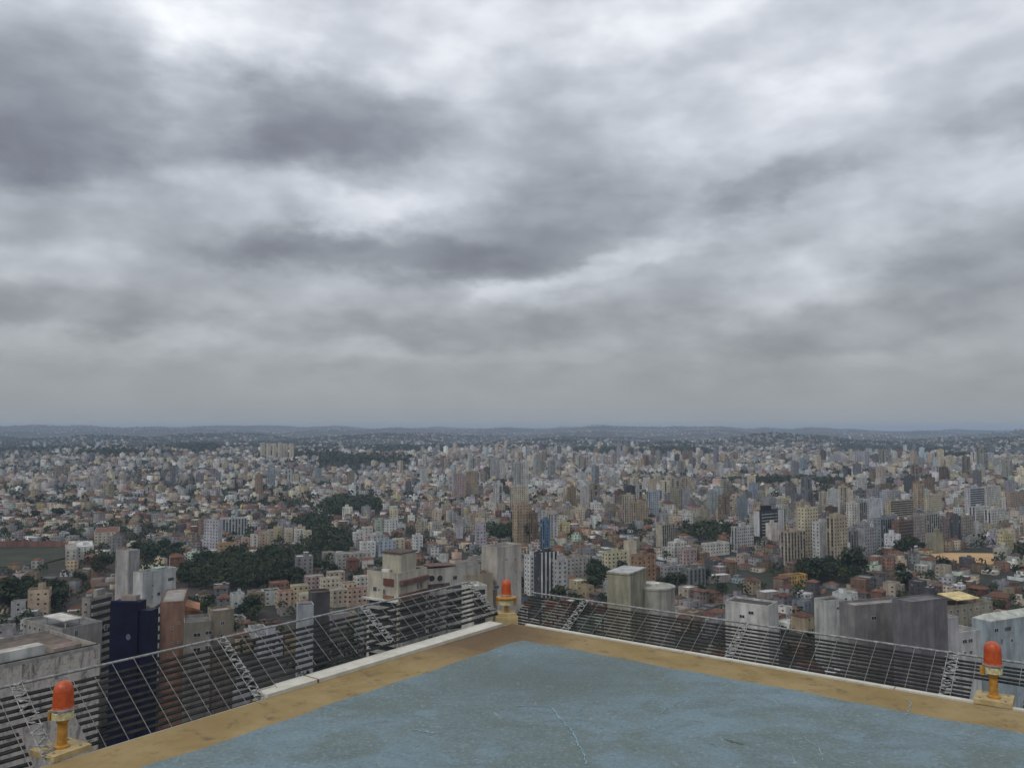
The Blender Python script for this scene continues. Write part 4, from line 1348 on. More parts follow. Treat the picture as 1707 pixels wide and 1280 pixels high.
# wall round the pitch at the left edge
w0, w1 = np.array(pp_[0]), np.array(pp_[1])
u_ = (w1 - w0)[:2]
L_w = float(np.linalg.norm(u_))
fw = Face(w0[:2], u_ / L_w, L_w)
mb = MB(); fw.slab(mb, 0, L_w, w0[2] - 3, w0[2] + 5.5, -.3, 0, (.20, .105, .085))
tag(mb.build('boundary_wall', m_wall), 'long dull red boundary wall behind the grass pitch at left', 'wall')
HERO.append(dict(short='walled pitch', L=-30, R=110, yt=905, yb=945, d=830, x=-430, y=800, r=20, px=45, py=920))
HERO.append(dict(short='tan sports field', L=1545, R=1664, yt=905, yb=941, d=800, x=0, y=0, r=1, px=1605, py=925))

# ------------------------------------------------------------------ where woods grow and where nothing is built (photo-plan ellipses on the ground)
WOODS = [(430, 955, 98, 29), (338, 968, 34, 17), (545, 912, 44, 22), (520, 880, 25, 16), (580, 848, 58, 13), (600, 772, 95, 7), (500, 764, 60, 5), (1128, 757, 52, 9), (1175, 893, 48, 9),
         (868, 892, 26, 16), (830, 895, 34, 9), (22, 1000, 30, 20), (80, 1012, 22, 12), (330, 749, 34, 8), (1390, 962, 56, 13), (1330, 805, 110, 4), (1530, 752, 50, 5), (1430, 748, 40, 4), (690, 752, 60, 4),
         (260, 930, 45, 10), (1000, 752, 40, 4), (1600, 765, 60, 4), (190, 760, 60, 4), (1706, 935, 12, 14), (985, 965, 18, 22), (1130, 985, 12, 6)]


def in_zone(px, py, zones):
    m_ = np.zeros(len(px), bool)
    for cx_, cy_, rx, ry in zones:
        wob_ = .22 * np.sin(px * .11 + py * .07) + .2 * np.sin(px * .047 - py * .19 + 1) + .16 * np.sin(px * .23 + 2.0)
        m_ |= ((px - cx_) / rx) ** 2 + ((py - cy_) / ry) ** 2 < 1 + wob_
    return m_


# ------------------------------------------------------------------ lots: districts of streets, each with its own grid direction
def lots(d0, d1, cell, lot, street):
    out_ = []
    nx = int(1.5 * d1 / cell / 1.0) + 2
    rg = np.random.default_rng(int(d0) + 7)
    k0, k1 = int(d0 * .75 / cell) - 1, int(d1 / cell) + 2
    gx, gy = np.meshgrid(np.arange(-nx // 2 - 1, nx // 2 + 2), np.arange(max(k0, 0), k1))
    cxs, cys = (gx.ravel() + .5) * cell, (gy.ravel() + .5) * cell
    keep = (np.abs(cxs) < .74 * cys + 2 * cell)
    cxs, cys = cxs[keep], cys[keep]
    n_side = int(cell / lot)
    ii, jj = np.meshgrid(np.arange(-n_side, n_side + 1), np.arange(-n_side, n_side + 1))
    ii, jj = ii.ravel(), jj.ravel()
    per = 5
    ok_ = (ii % per != 0) & (jj % 4 != 0)
    ii, jj = ii[ok_], jj[ok_]
    for x, y in zip(cxs, cys):
        th = (math.sin(x * .0011 + y * .0007) * .8 + math.sin(y * .0023 + 1.3) * .5 + rg.normal(0, .08))
        jx, jy = rg.uniform(-.12, .12, (2, len(ii))) * lot
        lx, ly = ii * lot + jx, jj * lot + jy
        c_, s_ = math.cos(th), math.sin(th)
        wx, wy = lx * c_ - ly * s_, lx * s_ + ly * c_
        k = (np.abs(wx) < cell / 2 - lot * .3) & (np.abs(wy) < cell / 2 - lot * .3)
        X_, Y_ = x + wx[k], y + wy[k]
        d_ = np.hypot(X_, Y_)
        m_ = (d_ >= d0) & (d_ < d1)
        if m_.any():
            out_.append(np.stack([X_[m_], Y_[m_], np.full(m_.sum(), th), np.full(m_.sum(), lot)], 1))
    return np.concatenate(out_)


LOT = np.concatenate([lots(330, 1500, 95, 11.5, 4), lots(1500, 4000, 150, 14, 5), lots(4000, 8000, 260, 22, 6), lots(8000, 14500, 600, 44, 8)])
X, Y, TH, LS = LOT.T
Z = ter(X, Y)
PX, PY = project(X, Y, Z)
D = np.hypot(X, Y)
m = (PX > -90) & (PX < 1800)
X, Y, TH, LS, Z, PX, PY, D = [a_[m] for a_ in (X, Y, TH, LS, Z, PX, PY, D)]
n = len(X)
WOOD = in_zone(PX, PY, WOODS)
noise_mix = np.sin(X * .011 + 1.2 * np.sin(Y * .004)) * np.sin(Y * .009 + 2 + np.sin(X * .006)) * .5 + .5

# chance of a tower, of a mid-rise block, else a house
ph = np.zeros(n)
pm = np.zeros(n)
right = sstep(PX, 640, 780)
ph += right * sstep(D, 650, 850) * (1 - sstep(D, 3000, 4200)) * .05 * (.4 + 1.2 * noise_mix)
ph += sstep(PX, 1250, 1400) * sstep(D, 900, 1050) * (1 - sstep(D, 1900, 2600)) * .06
ph += (1 - right) * sstep(D, 1500, 1800) * (1 - sstep(D, 2600, 3400)) * .016
ph += sstep(D, 3500, 4500) * .008 * (1 - sstep(D, 6000, 7500))
pm += .06 + (1 - right) * sstep(D, 1350, 1650) * (1 - sstep(D, 2900, 3600)) * .34 + right * sstep(D, 700, 1100) * (1 - sstep(D, 4500, 7000)) * .34 + sstep(D, 2900, 3600) * .06
pm *= 1 - sstep(D, 6000, 8000)
pm = np.where((PX > 1100) & (D < 870), .07, pm)
ph = np.where((PX > 1020) & (D < 880), 0, ph)
ph = np.where((PX < 1000) & (D < 760), 0, ph)
pm *= .6 + .8 * noise_mix
clus = .5 + .5 * np.sin(X * .0061 + 1.9 * np.sin(Y * .0023 + .4)) * np.sin(Y * .0052 + 1.6 * np.sin(X * .0031))
ph *= np.clip((clus - .28) * 3.2, .05, 1.9)
pm *= np.clip((clus - .1) * 1.9, .35, 1.5)
U = rng.random(n)
kind = np.where(U < ph, 2, np.where(U < ph + pm, 1, 0))
empty_p = .24 + .10 * (1 - sstep(D, 900, 1500)) * (1 - right) + .20 * (noise_mix < .3) + .13 * (1 - right) * (1 - .5 * sstep(D, 1300, 1700) * (1 - sstep(D, 2600, 3200))) + .22 * sstep(D, 2800, 5500)
grn = .5 + .5 * np.sin(X * .0093 + 2.3 * np.sin(Y * .0041 + 2.0)) * np.sin(Y * .0079 + 1.2 + 1.7 * np.sin(X * .0047))
empty_p = empty_p + .5 * sstep(grn, .78, .9) * sstep(D, 900, 1300) - .08 * (grn < .5)
U2 = rng.random(n)
built = (U2 > empty_p) & ~WOOD
built &= ~in_zone(PX, PY, [(1606, 931, 64, 12), (40, 930, 78, 17)])
W = np.where(kind == 0, rng.uniform(.58, .98, n), np.where(kind == 1, rng.uniform(.7, 1.15, n), rng.uniform(.75, 1.1, n)))
W2 = np.where(kind == 0, rng.uniform(.55, .95, n), np.where(kind == 1, rng.uniform(.65, 1.0, n), rng.uniform(.7, 1.0, n)))
LSc = np.minimum(LS, np.where(kind == 0, 17, 13.5))
W, W2 = W * LSc, W2 * LSc
fl = np.where(kind == 0, rng.integers(1, 4, n), np.where(kind == 1, rng.integers(3, 7, n), rng.integers(7, 15, n)))
fl = np.where((kind == 2) & (rng.random(n) < .12) & (D > 1300), fl + 4, fl)
H = fl * 3.05 + np.where(kind == 0, rng.uniform(-.3, .6, n), rng.uniform(.2, 1.0, n))
TOPX, TOPY = project(X, Y, Z + H + 2)
half_px = np.hypot(W, W2) * .5 * F / np.maximum(Y, 10)
for h_ in HERO:
    built &= np.hypot(X - h_['x'], Y - h_['y']) > h_['r'] + np.hypot(W, W2) * .42
    cover = (PX + half_px > h_['L']) & (PX - half_px < h_['R']) & (D < h_['d'] * 1.0) & (TOPY < h_['yb'] - np.where((kind == 0) & (h_['d'] > 450), 3 + .3 * (h_['yb'] - h_['yt']), 3))
    built &= ~cover
built &= ~((D < 640) & (TOPY < 975) & (PX < 1180) & (kind > 0))
built &= ~((D < 700) & (TOPY < 960) & (PX >= 1180) & (kind > 0))

wn = list(WALLS)
pal_house = ['white', 'off-white', 'off-white', 'cream', 'beige', 'light grey', 'light grey', 'grey', 'grey', 'peach', 'brick red', 'brown', 'brown', 'tan', 'pale green', 'pale blue', 'pink', 'yellow', 'dark grey']
pal_mid = ['white', 'white', 'off-white', 'off-white', 'cream', 'cream', 'light grey', 'light grey', 'beige', 'peach', 'pink', 'grey', 'yellow', 'lavender']
pal_tow = ['white', 'off-white', 'off-white', 'cream', 'cream', 'beige', 'beige', 'light grey', 'light grey', 'grey', 'tan', 'lavender', 'brown', 'dark grey', 'pale blue']
pal_idx = [np.array([wn.index(c_) for c_ in p_]) for p_ in (pal_house, pal_mid, pal_tow)]
rough = np.array([wn.index(c_) for c_ in ('brick red', 'brown', 'grey', 'dark grey', 'tan', 'beige', 'grey')])
wc = np.where(kind == 0, pal_idx[0][rng.integers(0, len(pal_house), n)], np.where(kind == 1, pal_idx[1][rng.integers(0, len(pal_mid), n)], pal_idx[2][rng.integers(0, len(pal_tow), n)]))
poor = (kind == 0) & (D < 1300) & (rng.random(n) < .5)
wc = np.where(poor, rough[rng.integers(0, len(rough), n)], wc)
rn = list(ROOFS)
roof_h = ['terracotta', 'terracotta', 'terracotta', 'rusty', 'brown', 'grey', 'grey', 'grey', 'grey', 'pale', 'pale', 'pale', 'dark', 'dark', 'white', 'white', 'grey']
roof_f = ['grey', 'pale', 'dark', 'brown', 'pale', 'grey', 'white', 'terracotta']
ri_h = np.array([rn.index(c_) for c_ in roof_h])
ri_f = np.array([rn.index(c_) for c_ in roof_f])
rcid = np.where(kind == 0, ri_h[rng.integers(0, len(roof_h), n)], ri_f[rng.integers(0, len(roof_f), n)])
pitched = (kind == 0) & np.isin(rcid, [rn.index('terracotta'), rn.index('rusty'), rn.index('brown')]) | ((kind == 1) & (rcid == rn.index('terracotta')))
WCOL = np.array([WALLS[c_] for c_ in wn])
RCOL = np.array([ROOFS[c_] for c_ in rn])
jit = np.where(rng.random((n, 1)) < .5, rng.uniform(.45, .75, (n, 1)), rng.uniform(.88, 1.12, (n, 1)))
wcol = np.clip(WCOL[wc] * jit * rng.uniform(.96, 1.04, (n, 3)), .01, .75)
rcol = np.clip(RCOL[rcid] * rng.uniform(.6, 1.1, (n, 1)), .01, .7)


# ------------------------------------------------------------------ pick the largest as single objects
size = (W + W2) * .6 * (H + 4) / D ** 2
size = np.where(built & (PX > 5) & (PX < 1702) & (TOPY < 1075), size, -1)
SINGLE = np.zeros(n, bool)
for k_, cnt in ((0, 290), (1, 250), (2, 210)):
    cand = np.where((kind == k_) & (size > 0))[0]
    best = cand[np.argsort(-size[cand])][:cnt]
    SINGLE[best] = True


def corners(i, grow=0.0):
    c_, s_ = math.cos(TH[i]), math.sin(TH[i])
    w_, l_ = W[i] / 2 + grow, W2[i] / 2 + grow
    return [(c_ * a_ - s_ * b_, s_ * a_ + c_ * b_) for a_, b_ in ((-w_, -l_), (w_, -l_), (w_, l_), (-w_, l_))]


HX = np.array([h_['px'] for h_ in HERO])
HY = np.array([h_['py'] for h_ in HERO])
KNAME = ('house', 'apartment_block', 'apartment_tower')
KCAT = ('house', 'apartment block', 'apartment tower')
KGRP = ('houses of the near streets', 'mid-rise blocks of the town', 'towers of the town')


def landmark(px, py):
    k_ = int(np.argmin(np.hypot(HX - px, (HY - py) * 1.6)))
    h_ = HERO[k_]
    if py < h_['py'] - 8:
        rel = 'beyond'
    elif py > h_['py'] + 22:
        rel = 'below'
    else:
        rel = 'left of' if px < h_['px'] else 'right of'
    return f"{rel} the {h_['short']}"


pend = []       # (object, base label, px)
for i in np.where(SINGLE)[0]:
    k_ = int(kind[i])
    zb = float(Z[i]) - 3.0
    loc = (float(X[i]), float(Y[i]), zb)
    h_ = float(H[i]) + 3.0
    cs = corners(i)
    c_ = tuple(wcol[i])
    r_ = tuple(rcol[i])
    mb = MB()
    mb.hexa(cs, 0, h_, c_, r_)
    root = mb.build(KNAME[k_], m_wall, None, loc)
    rg = random.Random(int(i))
    # roof
    feat = ''
    if pitched[i]:
        ov = corners(i, .45)
        rise = min(W[i], W2[i]) * .22
        mb = MB()
        long_x = W[i] >= W2[i]
        e_ = ov if long_x else ov[1:] + ov[:1]
        mid0 = ((e_[0][0] + e_[3][0]) / 2, (e_[0][1] + e_[3][1]) / 2)
        mid1 = ((e_[1][0] + e_[2][0]) / 2, (e_[1][1] + e_[2][1]) / 2)
        t_ = .28
        r0 = tuple(mid0[j] + (mid1[j] - mid0[j]) * t_ for j in (0, 1))
        r1 = tuple(mid1[j] + (mid0[j] - mid1[j]) * t_ for j in (0, 1))
        mb.add([(*p_, h_ + .02) for p_ in e_] + [(*r0, h_ + rise), (*r1, h_ + rise)], [(0, 1, 5, 4), (2, 3, 4, 5), (3, 0, 4), (1, 2, 5), (3, 2, 1, 0)], r_)
        mb.build('roof', m_wall, root)
        feat = 'with tiled hip roof' if rn[rcid[i]] == 'terracotta' else f'with {rn[rcid[i]]} hip roof'
    else:
        mb = MB()
        inner_ = corners(i, -.25)
        for j in range(4):
            a_, b_ = cs[j], cs[(j + 1) % 4]
            ia, ib = inner_[j], inner_[(j + 1) % 4]
            mb.hexa([a_, b_, ib, ia], h_ + .002, h_ + .8, shade(c_, .95))
        mb.build('parapet', m_wall, root)
        feat = f'with {rn[rcid[i]]} flat roof'
        if k_ >= 1 or rg.random() < .5:
            sz = .28 if k_ else .18
            ox, oy = rg.uniform(-.2, .2) * W[i], rg.uniform(-.2, .2) * W2[i]
            ct, st = math.cos(TH[i]), math.sin(TH[i])
            pts = [((ox + a_ * sz * W[i]) * ct - (oy + b_ * sz * W2[i]) * st, (ox + a_ * sz * W[i]) * st + (oy + b_ * sz * W2[i]) * ct) for a_, b_ in ((-.6, -.6), (.6, -.6), (.6, .6), (-.6, .6))]
            mb = MB(); mb.hexa(pts, h_ + .003, h_ + (rg.uniform(2.4, 4.8) if k_ else 1.6), shade(c_, .9), r_)
            if k_ == 0:
                mb.build('water_tank', m_wall, root)
            else:
                mb.build('stair_head', m_wall, root)
    # windows, joined: far too small to pick apart
    mb = MB()
    bay = rg.choice((2.6, 3.0, 3.4, 4.0))
    style = rg.random()
    for j in range(4):
        a_, b_ = np.array(cs[j]), np.array(cs[(j + 1) % 4])
        ln = float(np.linalg.norm(b_ - a_))
        f_ = Face(a_, (b_ - a_) / ln, ln)
        if k_ >= 1 and style < .25 and j % 2 == rg.randint(0, 1):
            continue                                     # blank party walls
        nb = max(1, int(ln / bay))
        for fz in range(int(fl[i])):
            z_ = 3.0 + fz * 3.05 + 1.0
            for q_ in range(nb):
                if k_ == 0 and rg.random() < .35:
                    continue
                s_ = ln * (q_ + .5) / nb
                hw = .65
                z1_ = z_ + 1.15
                z0_ = z_
                if k_ == 2 and style > .7 and q_ % 3 == 1:
                    hw, z0_, z1_ = bay * .42, z_ - .9, z_ + 1.7
                if k_ == 2 and .5 < style <= .7 and j % 2 == 0 and q_ in (0, nb - 1):
                    f_.slab(mb, s_ - bay * .45, s_ + bay * .45, z_ - 1.0, z_ + .1, .001, 1.0, shade(c_, .97), 1)
                    hw = bay * .42
                p4 = [(*f_.at(s_ - hw, .04), z0_), (*f_.at(s_ + hw, .04), z0_), (*f_.at(s_ + hw, .04), z1_), (*f_.at(s_ - hw, .04), z1_)]
                u_w = rg.random()
                if u_w < .06:
                    continue
                mb.add(p4, [(0, 1, 2, 3)], (.26, .25, .23) if u_w < .2 else (.05, .05, .05), 1 if u_w < .2 else 0)
    if mb.v:
        o = mb.build('windows', [m_glass, m_wall], root)
        o['kind'] = 'stuff'
    st_ = f"{NUM[int(fl[i])]}-storey "
    base_ = f"{wn[wc[i]]} {st_}{KCAT[k_].split()[-1]} {feat} {landmark(PX[i], TOPY[i] + 8)}"
    pend.append((root, base_, float(PX[i]), KCAT[k_], KGRP[k_]))

from collections import defaultdict


def settle(pend):
    by = defaultdict(list)
    for r_ in pend:
        by[r_[1]].append(r_)
    for lab, rs in by.items():
        rs.sort(key=lambda r_: r_[2])
        for j, (o, _, _, cat, grp) in enumerate(rs):
            l_ = lab if len(rs) == 1 else lab + (', ' + ordinal(j) + ' from left')
            if len(l_.split()) > 16:
                l_ = l_.replace(' with ', ', ').replace(' flat roof', ' roof')
            tag(o, l_, cat, grp)


settle(pend)


# ------------------------------------------------------------------ the rest of the city: one mass per kind
def mass(name, sel, label):
    k_ = np.where(sel)[0]
    N_ = len(k_)
    ct, st = np.cos(TH[k_]), np.sin(TH[k_])
    w_, l_ = W[k_] / 2, W2[k_] / 2
    z0, z1 = Z[k_] - 4, Z[k_] + H[k_]
    V = np.zeros((N_, 10, 3))
    for j, (a_, b_) in enumerate(((-1, -1), (1, -1), (1, 1), (-1, 1))):
        x = X[k_] + ct * a_ * w_ - st * b_ * l_
        y = Y[k_] + st * a_ * w_ + ct * b_ * l_
        V[:, j] = np.stack([x, y, z0], 1)
        V[:, j + 4] = np.stack([x, y, z1], 1)
    # ridge (pitched) or stair head stub
    rise = np.where(pitched[k_], np.minimum(w_, l_) * .45, 0.0)
    for j, a_ in ((8, -.5), (9, .5)):
        V[:, j] = np.stack([X[k_] + ct * a_ * w_, Y[k_] + st * a_ * w_, z1 + rise + .02], 1)
    base = (np.arange(N_) * 10)[:, None]
    wq = np.array([[0, 1, 5, 4], [1, 2, 6, 5], [2, 3, 7, 6], [3, 0, 4, 7]])
    quads_w = (base[:, None] + wq[None]).reshape(-1, 4)
    fp = ~pitched[k_]
    quads_f = base[fp] + np.array([4, 5, 6, 7])
    bp_ = base[~fp]
    quads_r = np.concatenate([bp_ + np.array([4, 5, 9, 8]), bp_ + np.array([6, 7, 8, 9])]) if len(bp_) else np.zeros((0, 4), int)
    tris = np.concatenate([bp_ + np.array([7, 4, 8]), bp_ + np.array([5, 6, 9])]) if len(bp_) else np.zeros((0, 3), int)
    cw = np.repeat(wcol[k_], 4, 0)
    cr = rcol[k_]
    fcol = np.concatenate([cw, cr[fp], cr[~fp], cr[~fp], cr[~fp], cr[~fp]])
    nb = np.stack([np.maximum(1, np.round(2 * w_ / 3.2)), np.maximum(1, np.round(2 * l_ / 3.2))] * 2, 1)
    uvw = np.zeros((N_, 4, 4, 2))
    uvw[:, :, 1, 0] = nb
    uvw[:, :, 2, 0] = nb
    vtop = (H[k_] / 3.05)[:, None]
    uvw[:, :, 0, 1] = -4 / 3.05
    uvw[:, :, 1, 1] = -4 / 3.05
    uvw[:, :, 2, 1] = vtop
    uvw[:, :, 3, 1] = vtop
    bays = np.ones((N_, 4))
    blank = rng.random((N_, 4)) < np.where(kind[k_] == 0, .4, .2)[:, None]
    bays[blank] = 0
    rest = len(quads_f) * 4 + len(quads_r) * 4 + len(tris) * 3
    uv_ = np.concatenate([uvw.reshape(-1, 2), np.zeros((rest, 2))])
    bay_ = np.concatenate([bays.ravel(), np.zeros(len(fcol) - N_ * 4)])
    o = np_mesh(name, V.reshape(-1, 3), np.concatenate([quads_w, quads_f, quads_r]), tris, fcol, m_far, uv_, bay_)
    o['kind'] = 'stuff'
    o['label'] = label
    return o


# side wings and rooftop houses so that the masses are not plain boxes
def more(sel, fw, fl_, dh, off):
    global X, Y, Z, TH, W, W2, H, kind, wcol, rcol, pitched, built, SINGLE, PX, D
    k_ = np.where(sel)[0]
    ct, st = np.cos(TH[k_]), np.sin(TH[k_])
    ox, oy = rng.uniform(-off, off, len(k_)) * W[k_], rng.uniform(-off, off, len(k_)) * W2[k_]
    add = dict(X=X[k_] + ct * ox - st * oy, Y=Y[k_] + st * ox + ct * oy, Z=Z[k_], TH=TH[k_], W=W[k_] * rng.uniform(*fw, len(k_)), W2=W2[k_] * rng.uniform(*fl_, len(k_)),
               H=H[k_] * (1 if dh > 0 else rng.uniform(.6, .92, len(k_))) + max(dh, 0) * rng.uniform(.6, 1.4, len(k_)), kind=kind[k_], wcol=np.clip(wcol[k_] * rng.uniform(.75, 1.15, (len(k_), 1)), 0, .75), rcol=rcol[k_],
               pitched=np.zeros(len(k_), bool), built=np.ones(len(k_), bool), SINGLE=np.zeros(len(k_), bool), PX=PX[k_], D=D[k_])
    for nm, v in add.items():
        globals()[nm] = np.concatenate([globals()[nm], v])


n0 = len(X)
idx0 = np.arange(n0)
free_built, free_wood, free_D = built.copy(), WOOD, D.copy()
flat_ = built & ~SINGLE & ~pitched & (D < 4200)
u_r = rng.random(n0)
more(flat_ & (kind >= 1) & (u_r < .8), (.25, .5), (.25, .5), 3.2, .2)
flat_ = np.concatenate([flat_, np.zeros(len(X) - n0, bool)])
u_r = rng.random(len(X))
more(flat_ & (kind >= 1) & (u_r < .55), (.5, .9), (.7, 1.3), -1, .5)
flat_ = np.concatenate([flat_, np.zeros(len(X) - len(flat_), bool)])
u_r = rng.random(len(X))
more(flat_ & (kind == 0) & (u_r < .5), (.25, .6), (.25, .6), 2.2, .25)
rest = built & ~SINGLE
mass('distant_houses', rest & (kind == 0), 'countless small houses with tiled and grey roofs covering the plain')
mass('distant_blocks', rest & (kind == 1), 'countless pale mid-rise blocks packed across the middle distance')
mass('distant_towers', rest & (kind == 2), 'countless pale apartment towers spread over the middle distance')


# ------------------------------------------------------------------ trees
def tree_meshes(seed, r, h, clumps):
    rg = random.Random(seed)
    tr = MB()
    tr.bar((0, 0, -1.0), (0, 0, h * .35), .38, 7, r2=.26)
    lobes = []
    for k in range(9):
        a_ = rg.uniform(0, 6.28)
        q_ = rg.uniform(.25, .75)
        p_ = Vector((math.cos(a_) * r * q_, math.sin(a_) * r * q_, h * rg.uniform(.5, .85)))
        lobes.append((p_, r * rg.uniform(.34, .52)))
        tr.bar((0, 0, h * .33), p_ * .9, .17, 5, r2=.06)
    lobes.append((Vector((0, 0, h * .8)), r * .5))
    cr = MB()
    for k in range(clumps):
        p0, rr_ = rg.choice(lobes)
        d_ = Vector((rg.gauss(0, 1), rg.gauss(0, 1), rg.gauss(.35, 1))).normalized()
        p_ = p0 + Vector((d_.x, d_.y, d_.z * .8)) * rr_ * rg.uniform(.7, 1.08)
        nrm = (d_ + Vector((rg.gauss(0, .5), rg.gauss(0, .5), rg.gauss(.3, .5)))).normalized()
        u_ = nrm.orthogonal().normalized()
        u_ = (Matrix.Rotation(rg.uniform(0, 6.28), 3, nrm) @ u_)
        v_ = nrm.cross(u_)
        s_ = rg.uniform(.45, 1.0) * r * .16
        bend = nrm * s_ * .35
        cr.add([p_ - u_ * s_ - bend, p_ - v_ * s_ * .8, p_ + u_ * s_ - bend, p_ + v_ * s_ * .9], [(0, 1, 2, 3)])
    a_ = tr.build('trunk', m_bark)
    b_ = cr.build('crown', m_leaf)
    ma, mb2 = a_.data, b_.data
    bpy.data.objects.remove(a_)
    bpy.data.objects.remove(b_)
    return ma, mb2


TREES = [tree_meshes(40 + k, 5.2, 10.5, 420) for k in range(6)]
tpos = []     # x, y, scale, single label base or ''
# trees that stand out in the photo: centre px, foot py, crown half width px, name
for px, py, hw, lab in ((1362, 975, 24, 'large dark tree left of the pair below the cream towers'), (1417, 958, 25, 'large dark tree right of the pair below the beige tower'), (1345, 968, 14, 'dark tree above the ochre-yellow house'),
                        (1129, 990, 17, 'round dark tree right of the olive-beige box'), (1110, 988, 12, 'smaller dark tree against the round wing'), (122, 905, 13, 'lone round tree above the walled pitch'),
                        (880, 905, 17, 'dark tree right of the blank concrete tower'), (858, 903, 12, 'dark tree behind the blank concrete tower'), (175, 955, 20, 'broad dark tree left of the blank grey slab'), (160, 965, 14, 'dark tree beside the broad one left of the slab'),
                        (1522, 925, 18, 'dark tree left of the tan sports field'), (1505, 930, 14, 'low dark tree left of the field beside the red-brown tower'), (420, 1032, 22, 'dense tree behind the grille beyond the brown-grey block'), (400, 1030, 12, 'small tree left of the dense one beyond the grille'),
                        (1505, 985, 16, 'bushy green tree among houses above the plain grey building'), (97, 868, 11, 'round dark tree in the left house quarter'), (57, 868, 10, 'far round dark tree at the left'), (1700, 962, 12, 'dark tree cut by the frame at right'),
                        (15, 1015, 30, 'large dark tree at the frame edge left of the pale roof canopy'), (62, 1012, 22, 'dark spreading tree above the pale roof canopy'), (95, 1000, 16, 'dark tree among roofs right of the spreading one'), (250, 942, 18, 'dark tree right of the blank grey slab'),
                        (1575, 952, 12, 'dark tree below the tan sports field'), (1040, 960, 12, 'tree between pale yellow and orange-brown towers'), (985, 985, 14, 'tree in the street gap left of the olive-beige box'), (930, 1005, 16, 'tree below the striped tower')):
    p_ = ground_at(px, py, 14)
    for _ in range(6):
        p_ = ground_at(px, py, float(ter(p_[0], p_[1])))
    s_ = hw / F * p_[1] / 5.2
    tpos.append((float(p_[0]), float(p_[1]), s_, lab))


def put_tree(x, y, s_, k):
    e = empty('broadleaf_tree', (x, y, float(ter(x, y))))
    e.scale = (s_, s_, s_ * random.uniform(.85, 1.1))
    e.rotation_euler = (0, 0, random.uniform(0, 6.28))
    ma, mb2 = TREES[k % len(TREES)]
    link(bpy.data.objects.new('trunk', ma), e)
    link(bpy.data.objects.new('crown', mb2), e)
    return e


for k, (x, y, s_, lab) in enumerate(tpos):
    tag(put_tree(x, y, s_, k), lab, 'tree', 'big trees that stand out among the roofs')

# woods and street trees on a jittered grid
tx, ty, ts = [], [], []
for d0, d1, st_ in ((380, 1300, 8.0), (1300, 2600, 10.0), (2600, 6500, 22.0)):
    gx, gy = np.meshgrid(np.arange(-.78 * d1, .78 * d1, st_), np.arange(d0 * .7, d1, st_))
    gx = gx.ravel() + rng.uniform(-.4, .4, gx.size) * st_
    gy = gy.ravel() + rng.uniform(-.4, .4, gy.size) * st_
    dd = np.hypot(gx, gy)
    k = (dd >= d0) & (dd < d1) & (np.abs(gx) < .72 * gy)
    gx, gy, dd = gx[k], gy[k], dd[k]
    gz = ter(gx, gy)
    px, py = project(gx, gy, gz)
    wood = in_zone(px, py, WOODS)
    clump = np.sin(gx * .021 + 1.7 * np.sin(gy * .013)) * np.sin(gy * .017 + 1.1 * np.sin(gx * .009))
    k = wood
    gx, gy, gz, dd, px, py, wd = gx[k], gy[k], gz[k], dd[k], px[k], py[k], wood[k]
    sc_ = np.where(wd, rng.uniform(.8, 1.35, len(gx)), rng.uniform(.45, 1.0, len(gx))) * (1 if st_ < 20 else 1.9)
    okk = np.ones(len(gx), bool)
    tpx, tpy = project(gx, gy, gz + 10 * sc_)
    for h_ in HERO:
        okk &= np.hypot(gx - h_['x'], gy - h_['y']) > h_['r'] * .8 + 2
        okk &= ~((tpx > h_['L'] - 5) & (tpx < h_['R'] + 5) & (dd < h_['d']) & (tpy < h_['yb'] - 4))
    tx.append(np.stack([gx[okk], gy[okk], sc_[okk], wd[okk], px[okk], py[okk]], 1))
free = np.where(~built[:n] & ~WOOD & (rng.random(n) < .8) & (D[:n] < 8000) & ~in_zone(PX[:n], PY, [(1606, 931, 64, 14), (40, 930, 78, 17)]))[0]
fs_ = rng.uniform(.6, 1.15, len(free)) * np.where(D[free] > 4000, 2.0, np.where(D[free] > 1500, 1.25, 1.0))
tpx, tpy = project(X[free], Y[free], Z[free] + 9 * fs_)
okk = np.ones(len(free), bool)
for h_ in HERO:
    okk &= np.hypot(X[free] - h_['x'], Y[free] - h_['y']) > h_['r'] * .9 + 3
    okk &= ~((tpx > h_['L'] - 5) & (tpx < h_['R'] + 5) & (D[free] < h_['d']) & (tpy < h_['yb'] - 4))
free, fs_ = free[okk], fs_[okk]
tx.append(np.stack([X[free], Y[free], fs_, np.zeros(len(free)), PX[free], PY[free]], 1))
T_ = np.concatenate(tx)
dist_ = np.hypot(T_[:, 0], T_[:, 1])
inview = (T_[:, 4] > 0) & (T_[:, 4] < 1707) & (T_[:, 5] < 1040)
rank = np.where(inview, T_[:, 2] / dist_, -1)
order = np.argsort(-rank)
single_t = order[:240]
WN = ['dark wood below the peach block row', 'wood left of the housing estate', 'wooded slope behind the long concrete hall']
pend = []
for k, j in enumerate(single_t):
    x, y, s_, wd, px, py = T_[j]
    e = put_tree(float(x), float(y), float(s_), k)
    lab = ('leafy tree in the wood ' if wd else 'small tree between houses ') + landmark(px, py - 6)
    pend.append((e, lab, float(px), 'tree', 'trees of the wood' if wd else 'street trees among the houses'))
settle(pend)

far_t = np.setdiff1d(np.arange(len(T_)), single_t)


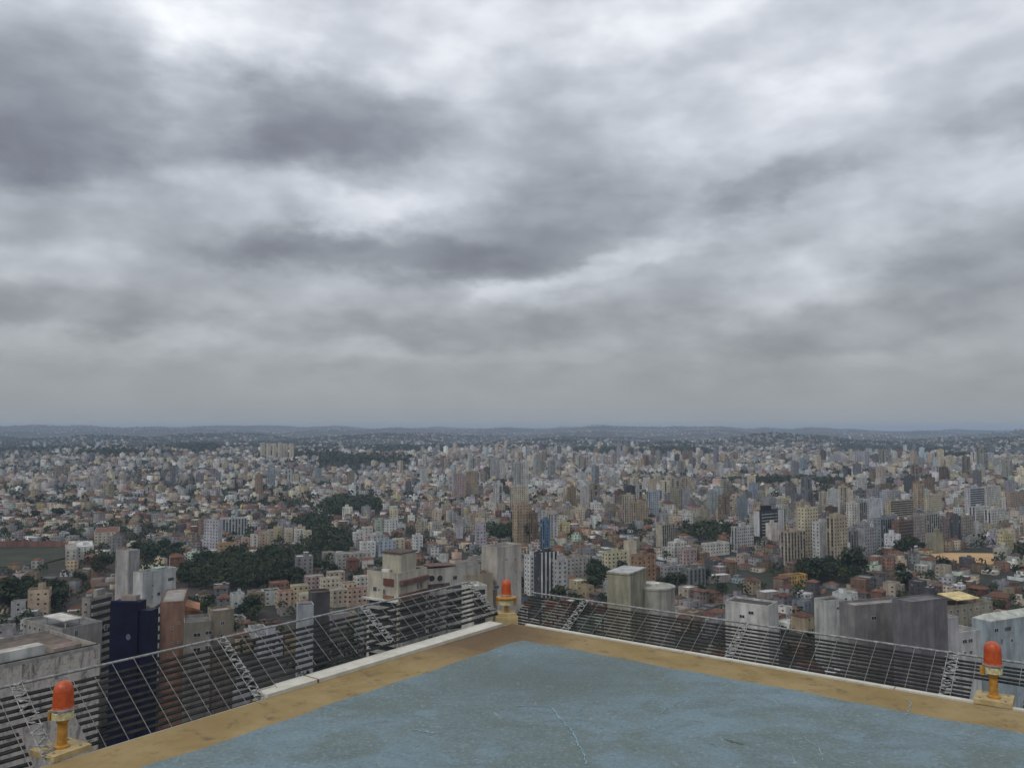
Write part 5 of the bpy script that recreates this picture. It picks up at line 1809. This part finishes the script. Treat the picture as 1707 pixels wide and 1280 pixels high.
def tree_mass(name, sel, nq, size, label):
    N_ = len(sel)
    rg = np.random.default_rng(nq)
    dirs = rg.normal(0, 1, (N_, nq, 3))
    dirs[..., 2] += .35
    dirs /= np.linalg.norm(dirs, axis=-1, keepdims=True)
    rad = rg.uniform(.55, 1.05, (N_, nq, 1))
    s_ = T_[sel, 2][:, None, None]
    zb = ter(T_[sel, 0], T_[sel, 1])
    cen = np.stack([T_[sel, 0], T_[sel, 1], zb + T_[sel, 2] * 6.2], 1)[:, None]
    P_ = cen + dirs * rad * np.array([5.0, 5.0, 4.4]) * s_
    nr = dirs + rg.normal(0, .45, dirs.shape)
    nr /= np.linalg.norm(nr, axis=-1, keepdims=True)
    u_ = np.cross(nr, rg.normal(0, 1, nr.shape))
    u_ /= np.linalg.norm(u_, axis=-1, keepdims=True)
    v_ = np.cross(nr, u_)
    q_ = size * s_ * rg.uniform(.6, 1.2, (N_, nq, 1))
    V = np.stack([P_ - u_ * q_ - nr * q_ * .3, P_ - v_ * q_ * .8, P_ + u_ * q_ - nr * q_ * .3, P_ + v_ * q_ * .8], 2).reshape(-1, 3)
    quads_ = np.arange(len(V)).reshape(-1, 4)
    o = np_mesh(name, V, quads_, np.zeros((0, 3), int), mat=m_leaf)
    o['kind'] = 'stuff'
    o['label'] = label
    return o


dm = dist_[far_t]
print('lots', int(built.sum()), 'trees', len(T_), [int((dm < 1300).sum()), int(((dm >= 1300) & (dm < 2600)).sum()), int((dm >= 2600).sum())])
tree_mass('wood_foliage', far_t[dm < 1300], 40, 1.3, 'tree crowns filling the woods and streets')
tree_mass('far_foliage', far_t[(dm >= 1300) & (dm < 2600)], 14, 2.1, 'tree crowns scattered through the far town')
tree_mass('distant_foliage', far_t[dm >= 2600], 7, 3.0, 'dark tufts of distant trees')

# ------------------------------------------------------------------ haze: the thick city air between here and the hills
zmax = max(float(GZ.max()), CAMZ) + 12
mb = MB(); mb.box(-29000, 29000, -400, 30500, -8, zmax)
hz = mb.build('haze', m_concrete)
mh = bpy.data.materials.new('city_haze')
mh.use_nodes = True
t = mh.node_tree
for nd in list(t.nodes):
    if nd.type != 'OUTPUT_MATERIAL':
        t.nodes.remove(nd)
pv = t.nodes.new('ShaderNodeVolumePrincipled')
pv.inputs['Color'].default_value = (.54, .67, .86, 1)
pv.inputs['Density'].default_value = 6.6e-5
pv.inputs['Anisotropy'].default_value = 0.0
t.links.new(pv.outputs[0], t.nodes['Material Output'].inputs['Volume'])
hz.data.materials.clear()
hz.data.materials.append(mh)
hz['kind'] = 'stuff'
hz['label'] = 'pale grey-blue haze over the whole city'
